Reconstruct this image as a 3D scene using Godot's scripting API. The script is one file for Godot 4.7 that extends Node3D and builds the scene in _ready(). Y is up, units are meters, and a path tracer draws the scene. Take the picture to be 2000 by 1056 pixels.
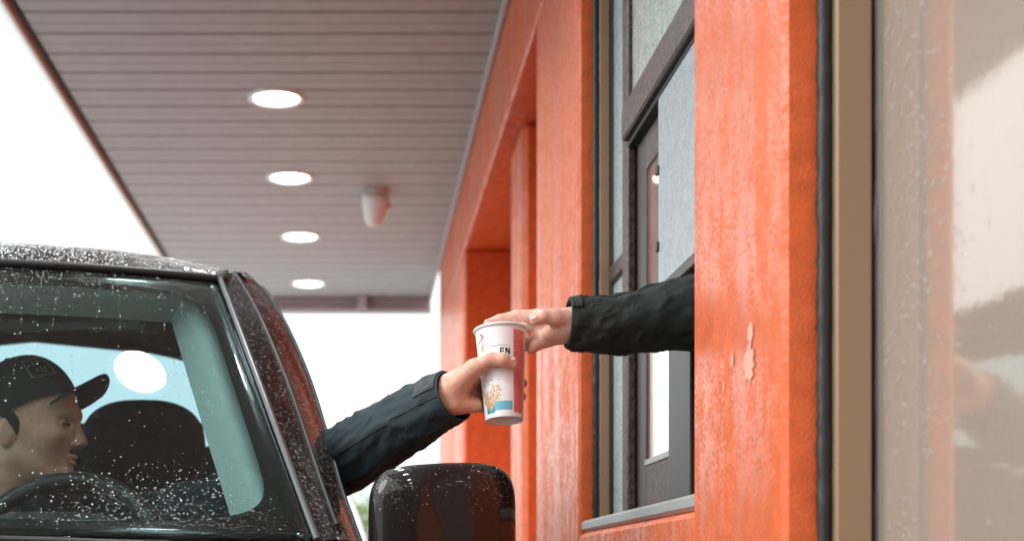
extends Node3D
# A driver in a wet pickup takes a paper cup from a drive-through window. x right, y up, the lane runs along -z.

var M := {}
var N := FastNoiseLite.new()
var rng := RandomNumberGenerator.new()
var taken := {}

# ---------------------------------------------------------------- helpers: nodes
func numbered(called: String) -> String:
	if not taken.has(called):
		taken[called] = 0
		return called
	taken[called] += 1
	return "%s_%03d" % [called, taken[called]]

func tag(o: Node, label := "", category := "", group := "", kind := "") -> Node:
	if label: o.set_meta("label", label)
	if category: o.set_meta("category", category)
	if group: o.set_meta("group", group)
	if kind: o.set_meta("kind", kind)
	return o

func thing(called: String, label: String, category: String, at := Vector3.ZERO, group := "") -> Node3D:
	var o := Node3D.new()
	o.name = numbered(called)
	add_child(o)
	o.position = at
	tag(o, label, category, group)
	return o

func put(parent: Node, called: String, mesh: Mesh, mat: Material, at := Vector3.ZERO) -> MeshInstance3D:
	var o := MeshInstance3D.new()
	o.name = numbered(called) if parent == self else called
	o.mesh = mesh
	o.material_override = mat
	parent.add_child(o, true)
	o.position = at
	return o

func group_node(parent: Node, called: String) -> Node3D:
	var o := Node3D.new()
	o.name = called
	parent.add_child(o, true)
	return o

# ---------------------------------------------------------------- helpers: meshes
func finish(v: PackedVector3Array, uv: PackedVector2Array, idx: PackedInt32Array) -> ArrayMesh:
	var nrm := PackedVector3Array()
	nrm.resize(v.size())
	for t in range(0, idx.size(), 3):
		var a := v[idx[t]]
		var n := (a - v[idx[t + 2]]).cross(a - v[idx[t + 1]])
		nrm[idx[t]] += n
		nrm[idx[t + 1]] += n
		nrm[idx[t + 2]] += n
	for i in nrm.size():
		nrm[i] = nrm[i].normalized() if nrm[i].length_squared() > 1e-24 else Vector3.UP
	var arr := []
	arr.resize(Mesh.ARRAY_MAX)
	arr[Mesh.ARRAY_VERTEX] = v
	arr[Mesh.ARRAY_NORMAL] = nrm
	if uv.size() == v.size():
		arr[Mesh.ARRAY_TEX_UV] = uv
	arr[Mesh.ARRAY_INDEX] = idx
	var m := ArrayMesh.new()
	m.add_surface_from_arrays(Mesh.PRIMITIVE_TRIANGLES, arr)
	return m

# rows: Array of PackedVector3Array of equal length
func grid(rows: Array, flip := false, closed := false, cap := false) -> ArrayMesh:
	var v := PackedVector3Array()
	var uv := PackedVector2Array()
	var idx := PackedInt32Array()
	var nr := rows.size()
	var nc: int = rows[0].size()
	for i in nr:
		for j in nc:
			v.append(rows[i][j])
			uv.append(Vector2(float(j) / (nc if closed else nc - 1), float(i) / (nr - 1)))
	var last := nc if closed else nc - 1
	for i in nr - 1:
		for j in last:
			var a := i * nc + j
			var b := i * nc + (j + 1) % nc
			var c := b + nc
			var d := a + nc
			if flip:
				idx.append_array([a, c, b, a, d, c])
			else:
				idx.append_array([a, b, c, a, c, d])
	if cap:
		for e in [0, nr - 1]:
			var mid := Vector3.ZERO
			for j in nc: mid += rows[e][j]
			var k := v.size()
			v.append(mid / nc)
			uv.append(Vector2(.5, .5))
			for j in nc:
				var a := k + 1 + j
				v.append(rows[e][j]); uv.append(Vector2(.5, .5))
			for j in nc:
				var p := k + 1 + j
				var q := k + 1 + (j + 1) % nc
				if (e == 0) != flip: idx.append_array([k, q, p])
				else: idx.append_array([k, p, q])
	return finish(v, uv, idx)

# a closed sheet with thickness: front rows and back rows
func slab(front: Array, back: Array, flip := false) -> ArrayMesh:
	var v := PackedVector3Array()
	var idx := PackedInt32Array()
	var nr := front.size()
	var nc: int = front[0].size()
	for side in [front, back]:
		for i in nr:
			for j in nc:
				v.append(side[i][j])
	var off := nr * nc
	for i in nr - 1:
		for j in nc - 1:
			var a := i * nc + j
			var q := [a, a + 1, a + nc + 1, a, a + nc + 1, a + nc]
			for t in [0, 3]:
				var x: int = q[t]; var y: int = q[t + 1]; var z: int = q[t + 2]
				if flip:
					idx.append_array([x, z, y, x + off, y + off, z + off])
				else:
					idx.append_array([x, y, z, x + off, z + off, y + off])
	var loop := []
	for j in nc: loop.append(j)
	for i in range(1, nr): loop.append(i * nc + nc - 1)
	for j in range(nc - 2, -1, -1): loop.append((nr - 1) * nc + j)
	for i in range(nr - 2, 0, -1): loop.append(i * nc)
	for k in loop.size():
		var a: int = loop[k]
		var b: int = loop[(k + 1) % loop.size()]
		if flip: idx.append_array([a, b, b + off, a, b + off, a + off])
		else: idx.append_array([a, b + off, b, a, a + off, b + off])
	return finish(v, PackedVector2Array(), idx)

# box with chamfered edges, centred
func cbox(s: Vector3, c: float) -> ArrayMesh:
	var h := s / 2
	c = minf(c, minf(h.x, minf(h.y, h.z)) * .9)
	var st := SurfaceTool.new()
	st.begin(Mesh.PRIMITIVE_TRIANGLES)
	st.set_smooth_group(-1)
	var P := func(sx, sy, sz, ax):
		return Vector3(sx * (h.x - (0.0 if ax == 0 else c)), sy * (h.y - (0.0 if ax == 1 else c)), sz * (h.z - (0.0 if ax == 2 else c)))
	var poly := func(pts: Array):
		var mid := Vector3.ZERO
		for p in pts: mid += p
		var n: Vector3 = (pts[0] - pts[2]).cross(pts[0] - pts[1])
		if n.dot(mid) < 0: pts.reverse()
		for k in range(1, pts.size() - 1):
			st.add_vertex(pts[0]); st.add_vertex(pts[k]); st.add_vertex(pts[k + 1])
	for s1 in [-1, 1]:
		poly.call([P.call(s1, -1, -1, 0), P.call(s1, 1, -1, 0), P.call(s1, 1, 1, 0), P.call(s1, -1, 1, 0)])
		poly.call([P.call(-1, s1, -1, 1), P.call(1, s1, -1, 1), P.call(1, s1, 1, 1), P.call(-1, s1, 1, 1)])
		poly.call([P.call(-1, -1, s1, 2), P.call(1, -1, s1, 2), P.call(1, 1, s1, 2), P.call(-1, 1, s1, 2)])
		for s2 in [-1, 1]:
			poly.call([P.call(s1, s2, -1, 0), P.call(s1, s2, 1, 0), P.call(s1, s2, 1, 1), P.call(s1, s2, -1, 1)])
			poly.call([P.call(s1, -1, s2, 0), P.call(s1, 1, s2, 0), P.call(s1, 1, s2, 2), P.call(s1, -1, s2, 2)])
			poly.call([P.call(-1, s1, s2, 1), P.call(1, s1, s2, 1), P.call(1, s1, s2, 2), P.call(-1, s1, s2, 2)])
			for s3 in [-1, 1]:
				poly.call([P.call(s1, s2, s3, 0), P.call(s1, s2, s3, 1), P.call(s1, s2, s3, 2)])
	st.generate_normals()
	return st.commit()

# box between x0..x1, y0..y1 and depths d0..d1 along the lane (z = -d)
func bx(parent: Node, called: String, x0: float, x1: float, y0: float, y1: float, d0: float, d1: float, mat: Material, c := .003) -> MeshInstance3D:
	return put(parent, called, cbox(Vector3(x1 - x0, y1 - y0, d1 - d0), c), mat, Vector3((x0 + x1) / 2, (y0 + y1) / 2, -(d0 + d1) / 2))

func spline(pts: Array, t: float) -> Variant:
	var n := pts.size() - 1
	var f := clampf(t, 0, 1) * n
	var i := mini(int(f), n - 1)
	var p0 = pts[maxi(i - 1, 0)]; var p1 = pts[i]; var p2 = pts[i + 1]; var p3 = pts[mini(i + 2, n)]
	var x := f - i
	return (p1 * 2.0 + (p2 - p0) * x + (p0 * 2.0 - p1 * 5.0 + p2 * 4.0 - p3) * (x * x) + (p1 * 3.0 - p0 - p2 * 3.0 + p3) * (x * x * x)) * .5

func tube_rows(pts: Array, radii: Array, along: int, round_: int, bend = null, flat := 1.0, up := Vector3.UP) -> Array:
	var rows := []
	for i in along + 1:
		var t := float(i) / along
		var p: Vector3 = spline(pts, t)
		var f: Vector3 = (spline(pts, minf(t + .01, 1)) - spline(pts, maxf(t - .01, 0))).normalized()
		var s := f.cross(up).normalized()
		var u := s.cross(f).normalized()
		var r: float = spline(radii, t)
		var row := PackedVector3Array()
		for j in round_:
			var a := TAU * j / round_
			var k := r
			if bend != null: k += bend.call(t, a, p)
			row.append(p + s * cos(a) * k * flat + u * sin(a) * k)
		rows.append(row)
	return rows

func tube(pts: Array, r: float, along := 24, round_ := 8) -> ArrayMesh:
	return grid(tube_rows(pts, [r, r], along, round_), false, true, true)

func lathe(profile: Array, seg := 32) -> ArrayMesh:
	var rows := []
	for p in profile:
		var row := PackedVector3Array()
		for j in seg + 1:
			var a := TAU * j / seg
			row.append(Vector3(-sin(a) * p.x, p.y, -cos(a) * p.x))
		rows.append(row)
	return grid(rows)

# rounded solid: a superellipsoid
func super_rows(h: Vector3, e1: float, e2: float, nu := 24, nv := 40) -> Array:
	var rows := []
	var f := func(x, e): return signf(x) * pow(absf(x), e)
	for i in nu + 1:
		var la := -PI / 2 + PI * i / nu
		var row := PackedVector3Array()
		for j in nv:
			var lo := TAU * j / nv
			row.append(Vector3(h.x * f.call(cos(la), e1) * f.call(cos(lo), e2), h.y * f.call(cos(la), e1) * f.call(sin(lo), e2), h.z * f.call(sin(la), e1)))
		rows.append(row)
	return rows

# ---------------------------------------------------------------- distance field bodies
func cap(a: Vector3, b: Vector3, ra: float, rb: float, k := .006) -> Array:
	return [0, a, b, ra, rb, k, 1.0]

func ell(c: Vector3, r: Vector3, k := .01, turn := Basis.IDENTITY, sign_ := 1.0) -> Array:
	return [1, c, r, turn.inverse(), 0.0, k, sign_]

func nets(bones: Array, cell: float, wob := 0.0, wob_f := 8.0) -> Array:
	var lo := Vector3.ONE * 1e9
	var hi := -lo
	for b in bones:
		if b[6] < 0: continue
		if b[0] == 0:
			for q in [[b[1], b[3]], [b[2], b[4]]]:
				lo = lo.min(q[0] - Vector3.ONE * q[1]); hi = hi.max(q[0] + Vector3.ONE * q[1])
		else:
			var m: float = maxf(b[2].x, maxf(b[2].y, b[2].z))
			lo = lo.min(b[1] - Vector3.ONE * m); hi = hi.max(b[1] + Vector3.ONE * m)
	lo -= Vector3.ONE * cell * 3
	hi += Vector3.ONE * cell * 3
	var nx := int((hi.x - lo.x) / cell) + 2
	var ny := int((hi.y - lo.y) / cell) + 2
	var nz := int((hi.z - lo.z) / cell) + 2
	var F := PackedFloat32Array()
	F.resize(nx * ny * nz)
	F.fill(.1)
	for b in bones:
		var k: float = b[5]
		var pad := cell * 3 + k
		var l: Vector3
		var h: Vector3
		var ba := Vector3.ZERO
		var l2 := 1.0
		if b[0] == 0:
			var m := maxf(b[3], b[4]) + pad
			l = b[1].min(b[2]) - Vector3.ONE * m
			h = b[1].max(b[2]) + Vector3.ONE * m
			ba = b[2] - b[1]
			l2 = maxf(ba.length_squared(), 1e-9)
		else:
			var m: float = maxf(b[2].x, maxf(b[2].y, b[2].z)) + pad
			l = b[1] - Vector3.ONE * m
			h = b[1] + Vector3.ONE * m
		var x0 := maxi(int((l.x - lo.x) / cell), 0); var x1 := mini(int((h.x - lo.x) / cell) + 1, nx - 1)
		var y0 := maxi(int((l.y - lo.y) / cell), 0); var y1 := mini(int((h.y - lo.y) / cell) + 1, ny - 1)
		var z0 := maxi(int((l.z - lo.z) / cell), 0); var z1 := mini(int((h.z - lo.z) / cell) + 1, nz - 1)
		var A: Vector3 = b[1]
		var cut: bool = b[6] < 0
		for z in range(z0, z1 + 1):
			for y in range(y0, y1 + 1):
				var at := (z * ny + y) * nx
				for x in range(x0, x1 + 1):
					var p := lo + Vector3(x, y, z) * cell
					var d: float
					if b[0] == 0:
						var t := clampf((p - A).dot(ba) / l2, 0, 1)
						d = (p - A - ba * t).length() - lerpf(b[3], b[4], t)
					else:
						var q: Vector3 = b[3] * (p - A)
						var r: Vector3 = b[2]
						var k0 := (q / r).length()
						var k1 := (q / (r * r)).length()
						d = k0 * (k0 - 1.0) / maxf(k1, 1e-6)
					var o := F[at + x]
					if cut:
						var g := maxf(k - absf(o + d), 0) / k
						F[at + x] = maxf(o, -d) + g * g * k * .25
					else:
						var g := maxf(k - absf(o - d), 0) / k
						F[at + x] = minf(o, d) - g * g * k * .25
	if wob > 0:
		for z in nz:
			for y in ny:
				for x in nx:
					var i := (z * ny + y) * nx + x
					if absf(F[i]) < .05:
						var p := (lo + Vector3(x, y, z) * cell) * wob_f
						F[i] += wob * N.get_noise_3dv(p * 30)
	var v := PackedVector3Array()
	var idx := PackedInt32Array()
	var id := PackedInt32Array()
	id.resize(F.size())
	id.fill(-1)
	var corner := [0, 1, nx, nx + 1, nx * ny, nx * ny + 1, nx * ny + nx, nx * ny + nx + 1]
	var edges := [[0, 1], [2, 3], [4, 5], [6, 7], [0, 2], [1, 3], [4, 6], [5, 7], [0, 4], [1, 5], [2, 6], [3, 7]]
	for z in nz - 1:
		for y in ny - 1:
			for x in nx - 1:
				var i := (z * ny + y) * nx + x
				if F[i] > .09: continue
				var n := 0
				for c in 8:
					if F[i + corner[c]] < 0: n += 1
				if n == 0 or n == 8: continue
				var s := Vector3.ZERO
				var m := 0
				for e in edges:
					var a: float = F[i + corner[e[0]]]
					var b: float = F[i + corner[e[1]]]
					if (a < 0) != (b < 0):
						var t := a / (a - b)
						var p := Vector3(e[0] & 1, (e[0] >> 1) & 1, e[0] >> 2)
						var q := Vector3(e[1] & 1, (e[1] >> 1) & 1, e[1] >> 2)
						s += p.lerp(q, t)
						m += 1
				id[i] = v.size()
				v.append(lo + (Vector3(x, y, z) + s / m) * cell)
	var step := [1, nx, nx * ny]
	for z in range(1, nz - 1):
		for y in range(1, ny - 1):
			for x in range(1, nx - 1):
				var i := (z * ny + y) * nx + x
				var a := F[i] < 0
				for ax in 3:
					if (F[i + step[ax]] < 0) == a: continue
					var u: int = step[(ax + 1) % 3]
					var w: int = step[(ax + 2) % 3]
					var q := [id[i], id[i - u], id[i - u - w], id[i - w]]
					if q.min() < 0: continue
					if a: idx.append_array([q[0], q[2], q[1], q[0], q[3], q[2]])
					else: idx.append_array([q[0], q[1], q[2], q[0], q[2], q[3]])
	return [v, idx]

func join(parts: Array) -> ArrayMesh:
	var v := PackedVector3Array()
	var idx := PackedInt32Array()
	for p in parts:
		var off := v.size()
		v.append_array(p[0])
		for k in p[1]: idx.append(k + off)
	return finish(v, PackedVector2Array(), idx)

# ---------------------------------------------------------------- helpers: materials and textures
func lin(r: float, g: float, b: float, a := 1.0) -> Color:
	var c := Color(r, g, b).linear_to_srgb()
	c.a = a
	return c

func mat(called: String, c: Color, rough := .6, metal := 0.0) -> StandardMaterial3D:
	var m := StandardMaterial3D.new()
	m.resource_name = called
	m.albedo_color = c
	m.roughness = rough
	m.metallic = metal
	M[called] = m
	return m

func noise_image(w: int, h: int, freq: float, octaves := 4, seed_ := 1) -> Image:
	var n := FastNoiseLite.new()
	n.seed = seed_
	n.noise_type = FastNoiseLite.TYPE_SIMPLEX_SMOOTH
	n.frequency = freq
	n.fractal_octaves = octaves
	var im := n.get_seamless_image(w, h, false, false, .2)
	im.convert(Image.FORMAT_RGBF)
	return im

func tex(im: Image) -> ImageTexture:
	return ImageTexture.create_from_image(im)

func tri(m: StandardMaterial3D, s: Vector3, world := true) -> void:
	m.uv1_triplanar = true
	m.uv1_world_triplanar = world
	m.uv1_scale = s

func pane(called: String, c: Color, alpha: float, metal := 0.0) -> StandardMaterial3D:
	var m := mat(called, Color(c.r, c.g, c.b, alpha), .02, metal)
	m.transparency = BaseMaterial3D.TRANSPARENCY_ALPHA
	return m

func make_materials() -> void:
	# orange stucco: grain, vertical rain streaks in gloss, blotches
	var n := 1024
	var grain := noise_image(n, n, .22, 4, 3)
	var speck := noise_image(n, n, .11, 3, 14)
	var mid := noise_image(n, n, .02, 3, 5)
	var streak := noise_image(n, 256, .025, 5, 9)
	streak.resize(n, n, Image.INTERPOLATE_CUBIC)
	var streak2 := noise_image(256, 16, .03, 2, 21)
	streak2.resize(n, n, Image.INTERPOLATE_CUBIC)
	var rough := Image.create(n, n, false, Image.FORMAT_RGB8)
	var weather := Image.create(n, n, false, Image.FORMAT_RGB8)
	var mist := Image.create(n, n, false, Image.FORMAT_RGB8)
	var film := Image.create(n, n, false, Image.FORMAT_RGB8)
	var bump := Image.create(n, n, false, Image.FORMAT_RGB8)
	var alb := Image.create(n, n, false, Image.FORMAT_RGB8)
	for y in n:
		for x in n:
			var g := grain.get_pixel(x, y).r
			var s := streak.get_pixel(x, y).r
			var s2 := streak2.get_pixel(x, y).r
			var m_ := mid.get_pixel(x, y).r
			var wet := clampf((s - .5) * 1.7 + (s2 - .5) * 1.5 + (m_ - .5) * 1.2 + (speck.get_pixel(x, y).r - .5) * 3.2 + .45, 0, 1)
			var r := clampf(.60 - .25 * wet, .2, .9)
			rough.set_pixel(x, y, Color(r, r, r))
			film.set_pixel(x, y, Color(wet, wet, wet))
			bump.set_pixel(x, y, Color(g, g, g))
			var k := .93 + .14 * (m_ - .5) + .12 * (g - .5) - .05 * (s - .5)
			# pale speckle along the rain streaks: wet sheen painted into the colour
			var painted_sheen := clampf((s - .50) * 3.0 + (s2 - .5) * 2.0, 0, 1) * clampf((speck.get_pixel(x, y).r - .56) * 8.0, 0, 1) * .25
			alb.set_pixel(x, y, Color(k, k, k).lerp(Color(1, 1, 1), painted_sheen))
			var q := clampf(.72 + 1.5 * (speck.get_pixel(x, y).r - .5) + .7 * (m_ - .5), .2, 1)
			weather.set_pixel(x, y, Color(q, q * .97, q * .95))
			var f2 := clampf(.90 + .5 * (speck.get_pixel(x, y).r - .5) + .15 * (m_ - .5) + .12 * (s - .5), .4, 1)
			mist.set_pixel(x, y, Color(f2, f2, f2))
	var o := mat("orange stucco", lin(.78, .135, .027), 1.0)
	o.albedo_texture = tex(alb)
	o.roughness_texture = tex(rough)
	o.heightmap_enabled = true
	o.heightmap_texture = tex(bump)
	o.heightmap_scale = .07
	o.clearcoat_enabled = true   # rain film
	o.clearcoat = .7
	o.clearcoat_texture = tex(film)
	o.clearcoat_roughness = .28
	tri(o, Vector3(.9, .9, .9))
	mat("chipped plaster", lin(.76, .36, .27), .6)
	# soffit
	var sb := mat("taupe soffit", lin(.40, .385, .385), .55)
	var board := noise_image(512, 512, .03, 4, 31)
	var sa := Image.create(512, 512, false, Image.FORMAT_RGB8)
	for y in 512:
		for x in 512:
			var k := .95 + .07 * (board.get_pixel(x, y).r - .5)
			sa.set_pixel(x, y, Color(k, k, k))
	sb.albedo_texture = tex(sa)
	tri(sb, Vector3(.6, .6, .6))
	mat("pale trim", lin(.80, .82, .81), .5)
	mat("grey trim", lin(.42, .38, .39), .5)
	# concrete
	var cn := mat("wet concrete", lin(.40, .39, .37), .45)
	cn.albedo_texture = tex(sa)
	tri(cn, Vector3(.4, .4, .4))
	# window metal and glass
	var bz := mat("bronze frame", lin(.30, .190, .115), .45, .1)
	var wm := mat("weathered brown metal", lin(.16, .115, .105), .42, .2)
	wm.albedo_texture = tex(weather)
	wm.heightmap_enabled = true
	wm.heightmap_texture = tex(bump)
	wm.heightmap_scale = .05
	tri(wm, Vector3(2, 2, 2))
	mat("dark brown metal", lin(.045, .035, .033), .4, .2)
	mat("black rubber", lin(.018, .019, .020), .45)
	var sill := mat("grey sill", lin(.38, .38, .37), .35, .2)
	sill.albedo_texture = tex(sa)
	tri(sill, Vector3(3, 3, 3))
	pane("window glass", lin(.45, .55, .52), .10)
	var fg := pane("fogged glass", lin(.80, .90, .87), .72)
	fg.albedo_texture = tex(mist)
	fg.roughness = .12
	tri(fg, Vector3(1.3, 1.3, 1.3))
	var wetn := noise_image(512, 512, .06, 4, 77)
	wetn.convert(Image.FORMAT_RGB8)
	var wet_normal: Image = wetn.duplicate()
	wet_normal.convert(Image.FORMAT_RGBA8)
	wet_normal.bump_map_to_normal_map(2.0)
	var ng := pane("wet bronze glass", lin(.62, .50, .42), .42, .30)
	ng.roughness = .06
	ng.normal_enabled = true
	ng.normal_texture = tex(wet_normal)
	ng.normal_scale = .012
	tri(ng, Vector3(1.2, 1.2, 1.2))
	var fr := mat("frosted acrylic", lin(.44, .50, .54), .25)
	fr.albedo_texture = tex(mist)
	fr.heightmap_enabled = true
	fr.heightmap_texture = tex(bump)
	fr.heightmap_scale = .06
	tri(fr, Vector3(2.0, 2.0, 2.0))
	mat("dark brown brick", lin(.07, .045, .035), .85)
	mat("interior wall", lin(.55, .44, .34), .8)
	mat("interior floor", lin(.30, .26, .22), .5)
	# lamps
	var lens := mat("lamp lens", Color(1, 1, 1), .4)
	lens.emission_enabled = true
	lens.emission = Color(1, 1, .98)
	lens.emission_energy_multiplier = 9.0
	mat("white plastic", lin(.72, .73, .72), .35)
	# truck
	var paint := mat("brown black paint", lin(.009, .006, .006), .45, 0.0)
	paint.metallic_specular = .25
	paint.clearcoat_enabled = true
	paint.clearcoat = .65
	paint.clearcoat_roughness = .04
	var wp := mat("white paint", lin(.72, .73, .73), .3)
	wp.clearcoat_enabled = true
	wp.clearcoat = 1.0
	wp.clearcoat_roughness = .04
	var gl := mat("tinted windshield", lin(.77, .93, .92, 0.0), 0.0)
	gl.refraction_enabled = true
	gl.refraction_scale = .05
	var rg := mat("rear glass", lin(.54, .68, .74, 0.0), 0.0)
	rg.refraction_enabled = true
	rg.refraction_scale = .05
	pane("side glass", lin(.20, .26, .26), .2)
	mat("ceramic black", lin(.010, .011, .011), .25)
	mat("black plastic", lin(.022, .022, .022), .45)
	mat("chrome rubber", lin(.10, .105, .11), .3, .2)
	mat("grey cabin trim", lin(.44, .55, .53), .7)
	mat("dark headliner", lin(.09, .10, .10), .9)
	mat("dark dash", lin(.035, .040, .040), .6)
	mat("seat cloth", lin(.030, .033, .032), .85)
	var lw := mat("perforated leather", lin(.05, .05, .05), .3)
	var dots := Image.create(64, 64, false, Image.FORMAT_RGB8)
	dots.fill(Color.WHITE)
	for c in [Vector2(16, 16), Vector2(48, 48)]:
		for y in 64:
			for x in 64:
				if c.distance_to(Vector2(x, y)) < 7: dots.set_pixel(x, y, Color.BLACK)
	lw.heightmap_enabled = true
	lw.heightmap_texture = tex(dots)
	lw.heightmap_scale = .1
	lw.albedo_texture = tex(dots)
	lw.uv1_scale = Vector3(14, 90, 1)
	mat("tyre rubber", lin(.02, .02, .02), .8)
	mat("alloy", lin(.45, .45, .46), .3, .9)
	var mir := mat("mirror glass", lin(.85, .86, .87), .02, 1.0)
	mir.roughness = .02
	mat("orange reflection", lin(.6, .2, .02), .2)  # colour of the reflection painted on the security camera
	mat("red lens", lin(.4, .02, .02), .2)
	var lampg := mat("headlamp glass", lin(.6, .62, .63), .1, .3)
	lampg.clearcoat_enabled = true
	var water := mat("rain water", Color(1, 1, 1, 0), 0.0)
	water.refraction_enabled = true
	water.refraction_scale = .033
	pane("rain bead", lin(.5, .5, .5), .08)
	# people
	var blot := noise_image(512, 512, .02, 5, 55)
	var fine := noise_image(512, 512, .12, 3, 56)
	var sk := Image.create(512, 512, false, Image.FORMAT_RGB8)
	var skb := Image.create(512, 512, false, Image.FORMAT_RGB8)
	for y in 512:
		for x in 512:
			var b := blot.get_pixel(x, y).r - .5
			var f := fine.get_pixel(x, y).r
			sk.set_pixel(x, y, Color(.97 + .05 * b, .93 - .24 * b, .92 - .26 * b))
			skb.set_pixel(x, y, Color(f, f, f))
	for s in [["driver skin", lin(.70, .42, .31)], ["worker skin", lin(.78, .51, .41)]]:
		var m := mat(s[0], s[1], .45)
		m.albedo_texture = tex(sk)
		m.heightmap_enabled = true
		m.heightmap_texture = tex(skb)
		m.heightmap_scale = .03
		m.subsurf_scatter_enabled = true
		m.subsurf_scatter_strength = .12
		tri(m, Vector3(9, 9, 9), false)
	mat("nail", lin(.78, .52, .44), .25)
	mat("stubble", lin(.12, .075, .058), .9)
	mat("hair", lin(.02, .015, .012), .7)
	var weave := noise_image(512, 512, .25, 2, 91)
	var wv := Image.create(512, 512, false, Image.FORMAT_RGB8)
	for y in 512:
		for x in 512:
			var k := weave.get_pixel(x, y).r
			wv.set_pixel(x, y, Color(k, k, k))
	for s in [["navy softshell", lin(.012, .026, .035)], ["black softshell", lin(.007, .011, .010)], ["grey strap cloth", lin(.045, .050, .053)], ["black cap cloth", lin(.012, .014, .014)], ["cap print", lin(.16, .17, .17)]]:
		var m := mat(s[0], s[1], .8)
		m.rim_enabled = true
		m.rim = .12
		m.rim_tint = .3
		m.heightmap_enabled = true
		m.heightmap_texture = tex(wv)
		m.heightmap_scale = .04
		tri(m, Vector3(7, 7, 7), false)
	# far planting
	mat("bark", lin(.10, .075, .055), .9)
	var lf := mat("leaf", lin(.11, .19, .035), .6)
	lf.backlight_enabled = true
	lf.backlight = lin(.05, .1, .01)
	cup_material()

# print of the paper cup; u runs round it with the camera side at .5, v down from the rim
func cup_material() -> void:
	var w := 2048
	var h := 1024
	var im := Image.create(w, h, false, Image.FORMAT_RGB8)
	var white := Color(.93, .945, .95)
	im.fill(white)
	var X := func(deg): return int((.5 + deg / 360.0) * w)
	var Y := func(v): return int(v * h)
	var R := func(a0, a1, v0, v1, c): im.fill_rect(Rect2i(X.call(a0), Y.call(v0), X.call(a1) - X.call(a0), maxi(Y.call(v1) - Y.call(v0), 1)), c)
	var r := RandomNumberGenerator.new()
	r.seed = 5
	var red := Color(.87, .36, .35)
	# red side panel of tiny print
	R.call(25.0, 60.0, .055, .965, red)
	var row := .062
	while row < .955:
		var a := 26.0
		while a < 58.5:
			var l := r.randf_range(.35, 1.4)
			if r.randf() < .62: R.call(a, minf(a + l, 59.0), row, row + .006, Color(.97, .74, .72))
			a += l + .35
		row += .0105
	# narrow beige lines beyond it
	R.call(63.0, 65.0, .06, .96, Color(.80, .72, .66))
	R.call(68.0, 71.0, .06, .96, Color(.84, .60, .56))
	R.call(73.0, 84.0, .06, .96, Color(.90, .86, .82))
	# one line of small caps, then the heavy word whose end shows above the thumb
	var ink := Color(.10, .10, .11)
	for spec in [[-34.0, 5.0, .232, .010], [-26.0, 10.0, .418, .014], [-26.0, 12.0, .446, .012], [-24.0, -4.0, .470, .011]]:
		var a: float = spec[0]
		while a < spec[1]:
			var l := r.randf_range(.7, 1.5)
			if r.randf() < .85: R.call(a, a + l, spec[2], spec[2] + spec[3] * r.randf_range(.7, 1.0), Color(.30, .30, .32))
			a += l + .45
	R.call(5.0, 17.0, .236, .239, Color(.45, .45, .47))
	# E
	R.call(-9.0, -6.2, .262, .335, ink)
	R.call(-9.0, 1.0, .262, .279, ink)
	R.call(-9.0, .2, .291, .306, ink)
	R.call(-9.0, 1.0, .319, .335, ink)
	# N
	R.call(4.0, 7.0, .262, .335, ink)
	R.call(12.6, 15.6, .262, .335, ink)
	for k in 20:
		var t := k / 19.0
		R.call(4.6 + 7.2 * t, 8.4 + 7.2 * t, .262 + .06 * t, .276 + .06 * t, ink)
	# red and orange flourish near the rim
	for k in 60:
		var t := k / 59.0
		var a := -62.0 + 9.0 * sin(t * 5.0)
		R.call(a - 2.2, a + 2.2, .07 + .11 * t, .085 + .11 * t, Color(.86, .22, .16) if r.randf() < .8 else white)
	for k in 40:
		var t := k / 39.0
		R.call(-55.0 - 9.0 * t, -50.0 - 7.0 * t, .19 + .06 * t, .20 + .06 * t, Color(.93, .55, .20))
	# teal ground and tan sketched figures at the foot
	R.call(-40.0, 21.0, .835, .935, Color(.42, .72, .80))
	for k in 300:
		var a := -64.0 + 30.0 * r.randf()
		R.call(a, a + 2.5, .87 + .08 * r.randf(), .90 + .07 * r.randf(), Color(.20, .55, .66))
	for k in 900:
		var a := r.randfn(-48.0, 13.0)
		var v := .92 - absf(r.randfn(0.0, .09)) - .004 * absf(a + 48.0)
		var tone: Color = [Color(.80, .66, .48), Color(.70, .54, .38), Color(.88, .78, .62), Color(.60, .42, .28)][r.randi() % 4]
		R.call(a, a + r.randf_range(.8, 3.0), v, v + r.randf_range(.006, .02), tone)
	for k in 90:
		var a := r.randfn(-22.0, 6.0)
		var v := r.randf_range(.66, .82)
		R.call(a, a + r.randf_range(1.0, 2.6), v, v + .012, Color(.84, .74, .62) if r.randf() < .7 else Color(.78, .56, .40))
	var m := mat("cup paper print", Color(1, 1, 1), .38)
	m.albedo_texture = tex(im)
	mat("cup paper", lin(.80, .82, .83), .4)

# ---------------------------------------------------------------- camera, sky, lamps
const EYE := Vector3(0, 1.15, 0)

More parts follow.
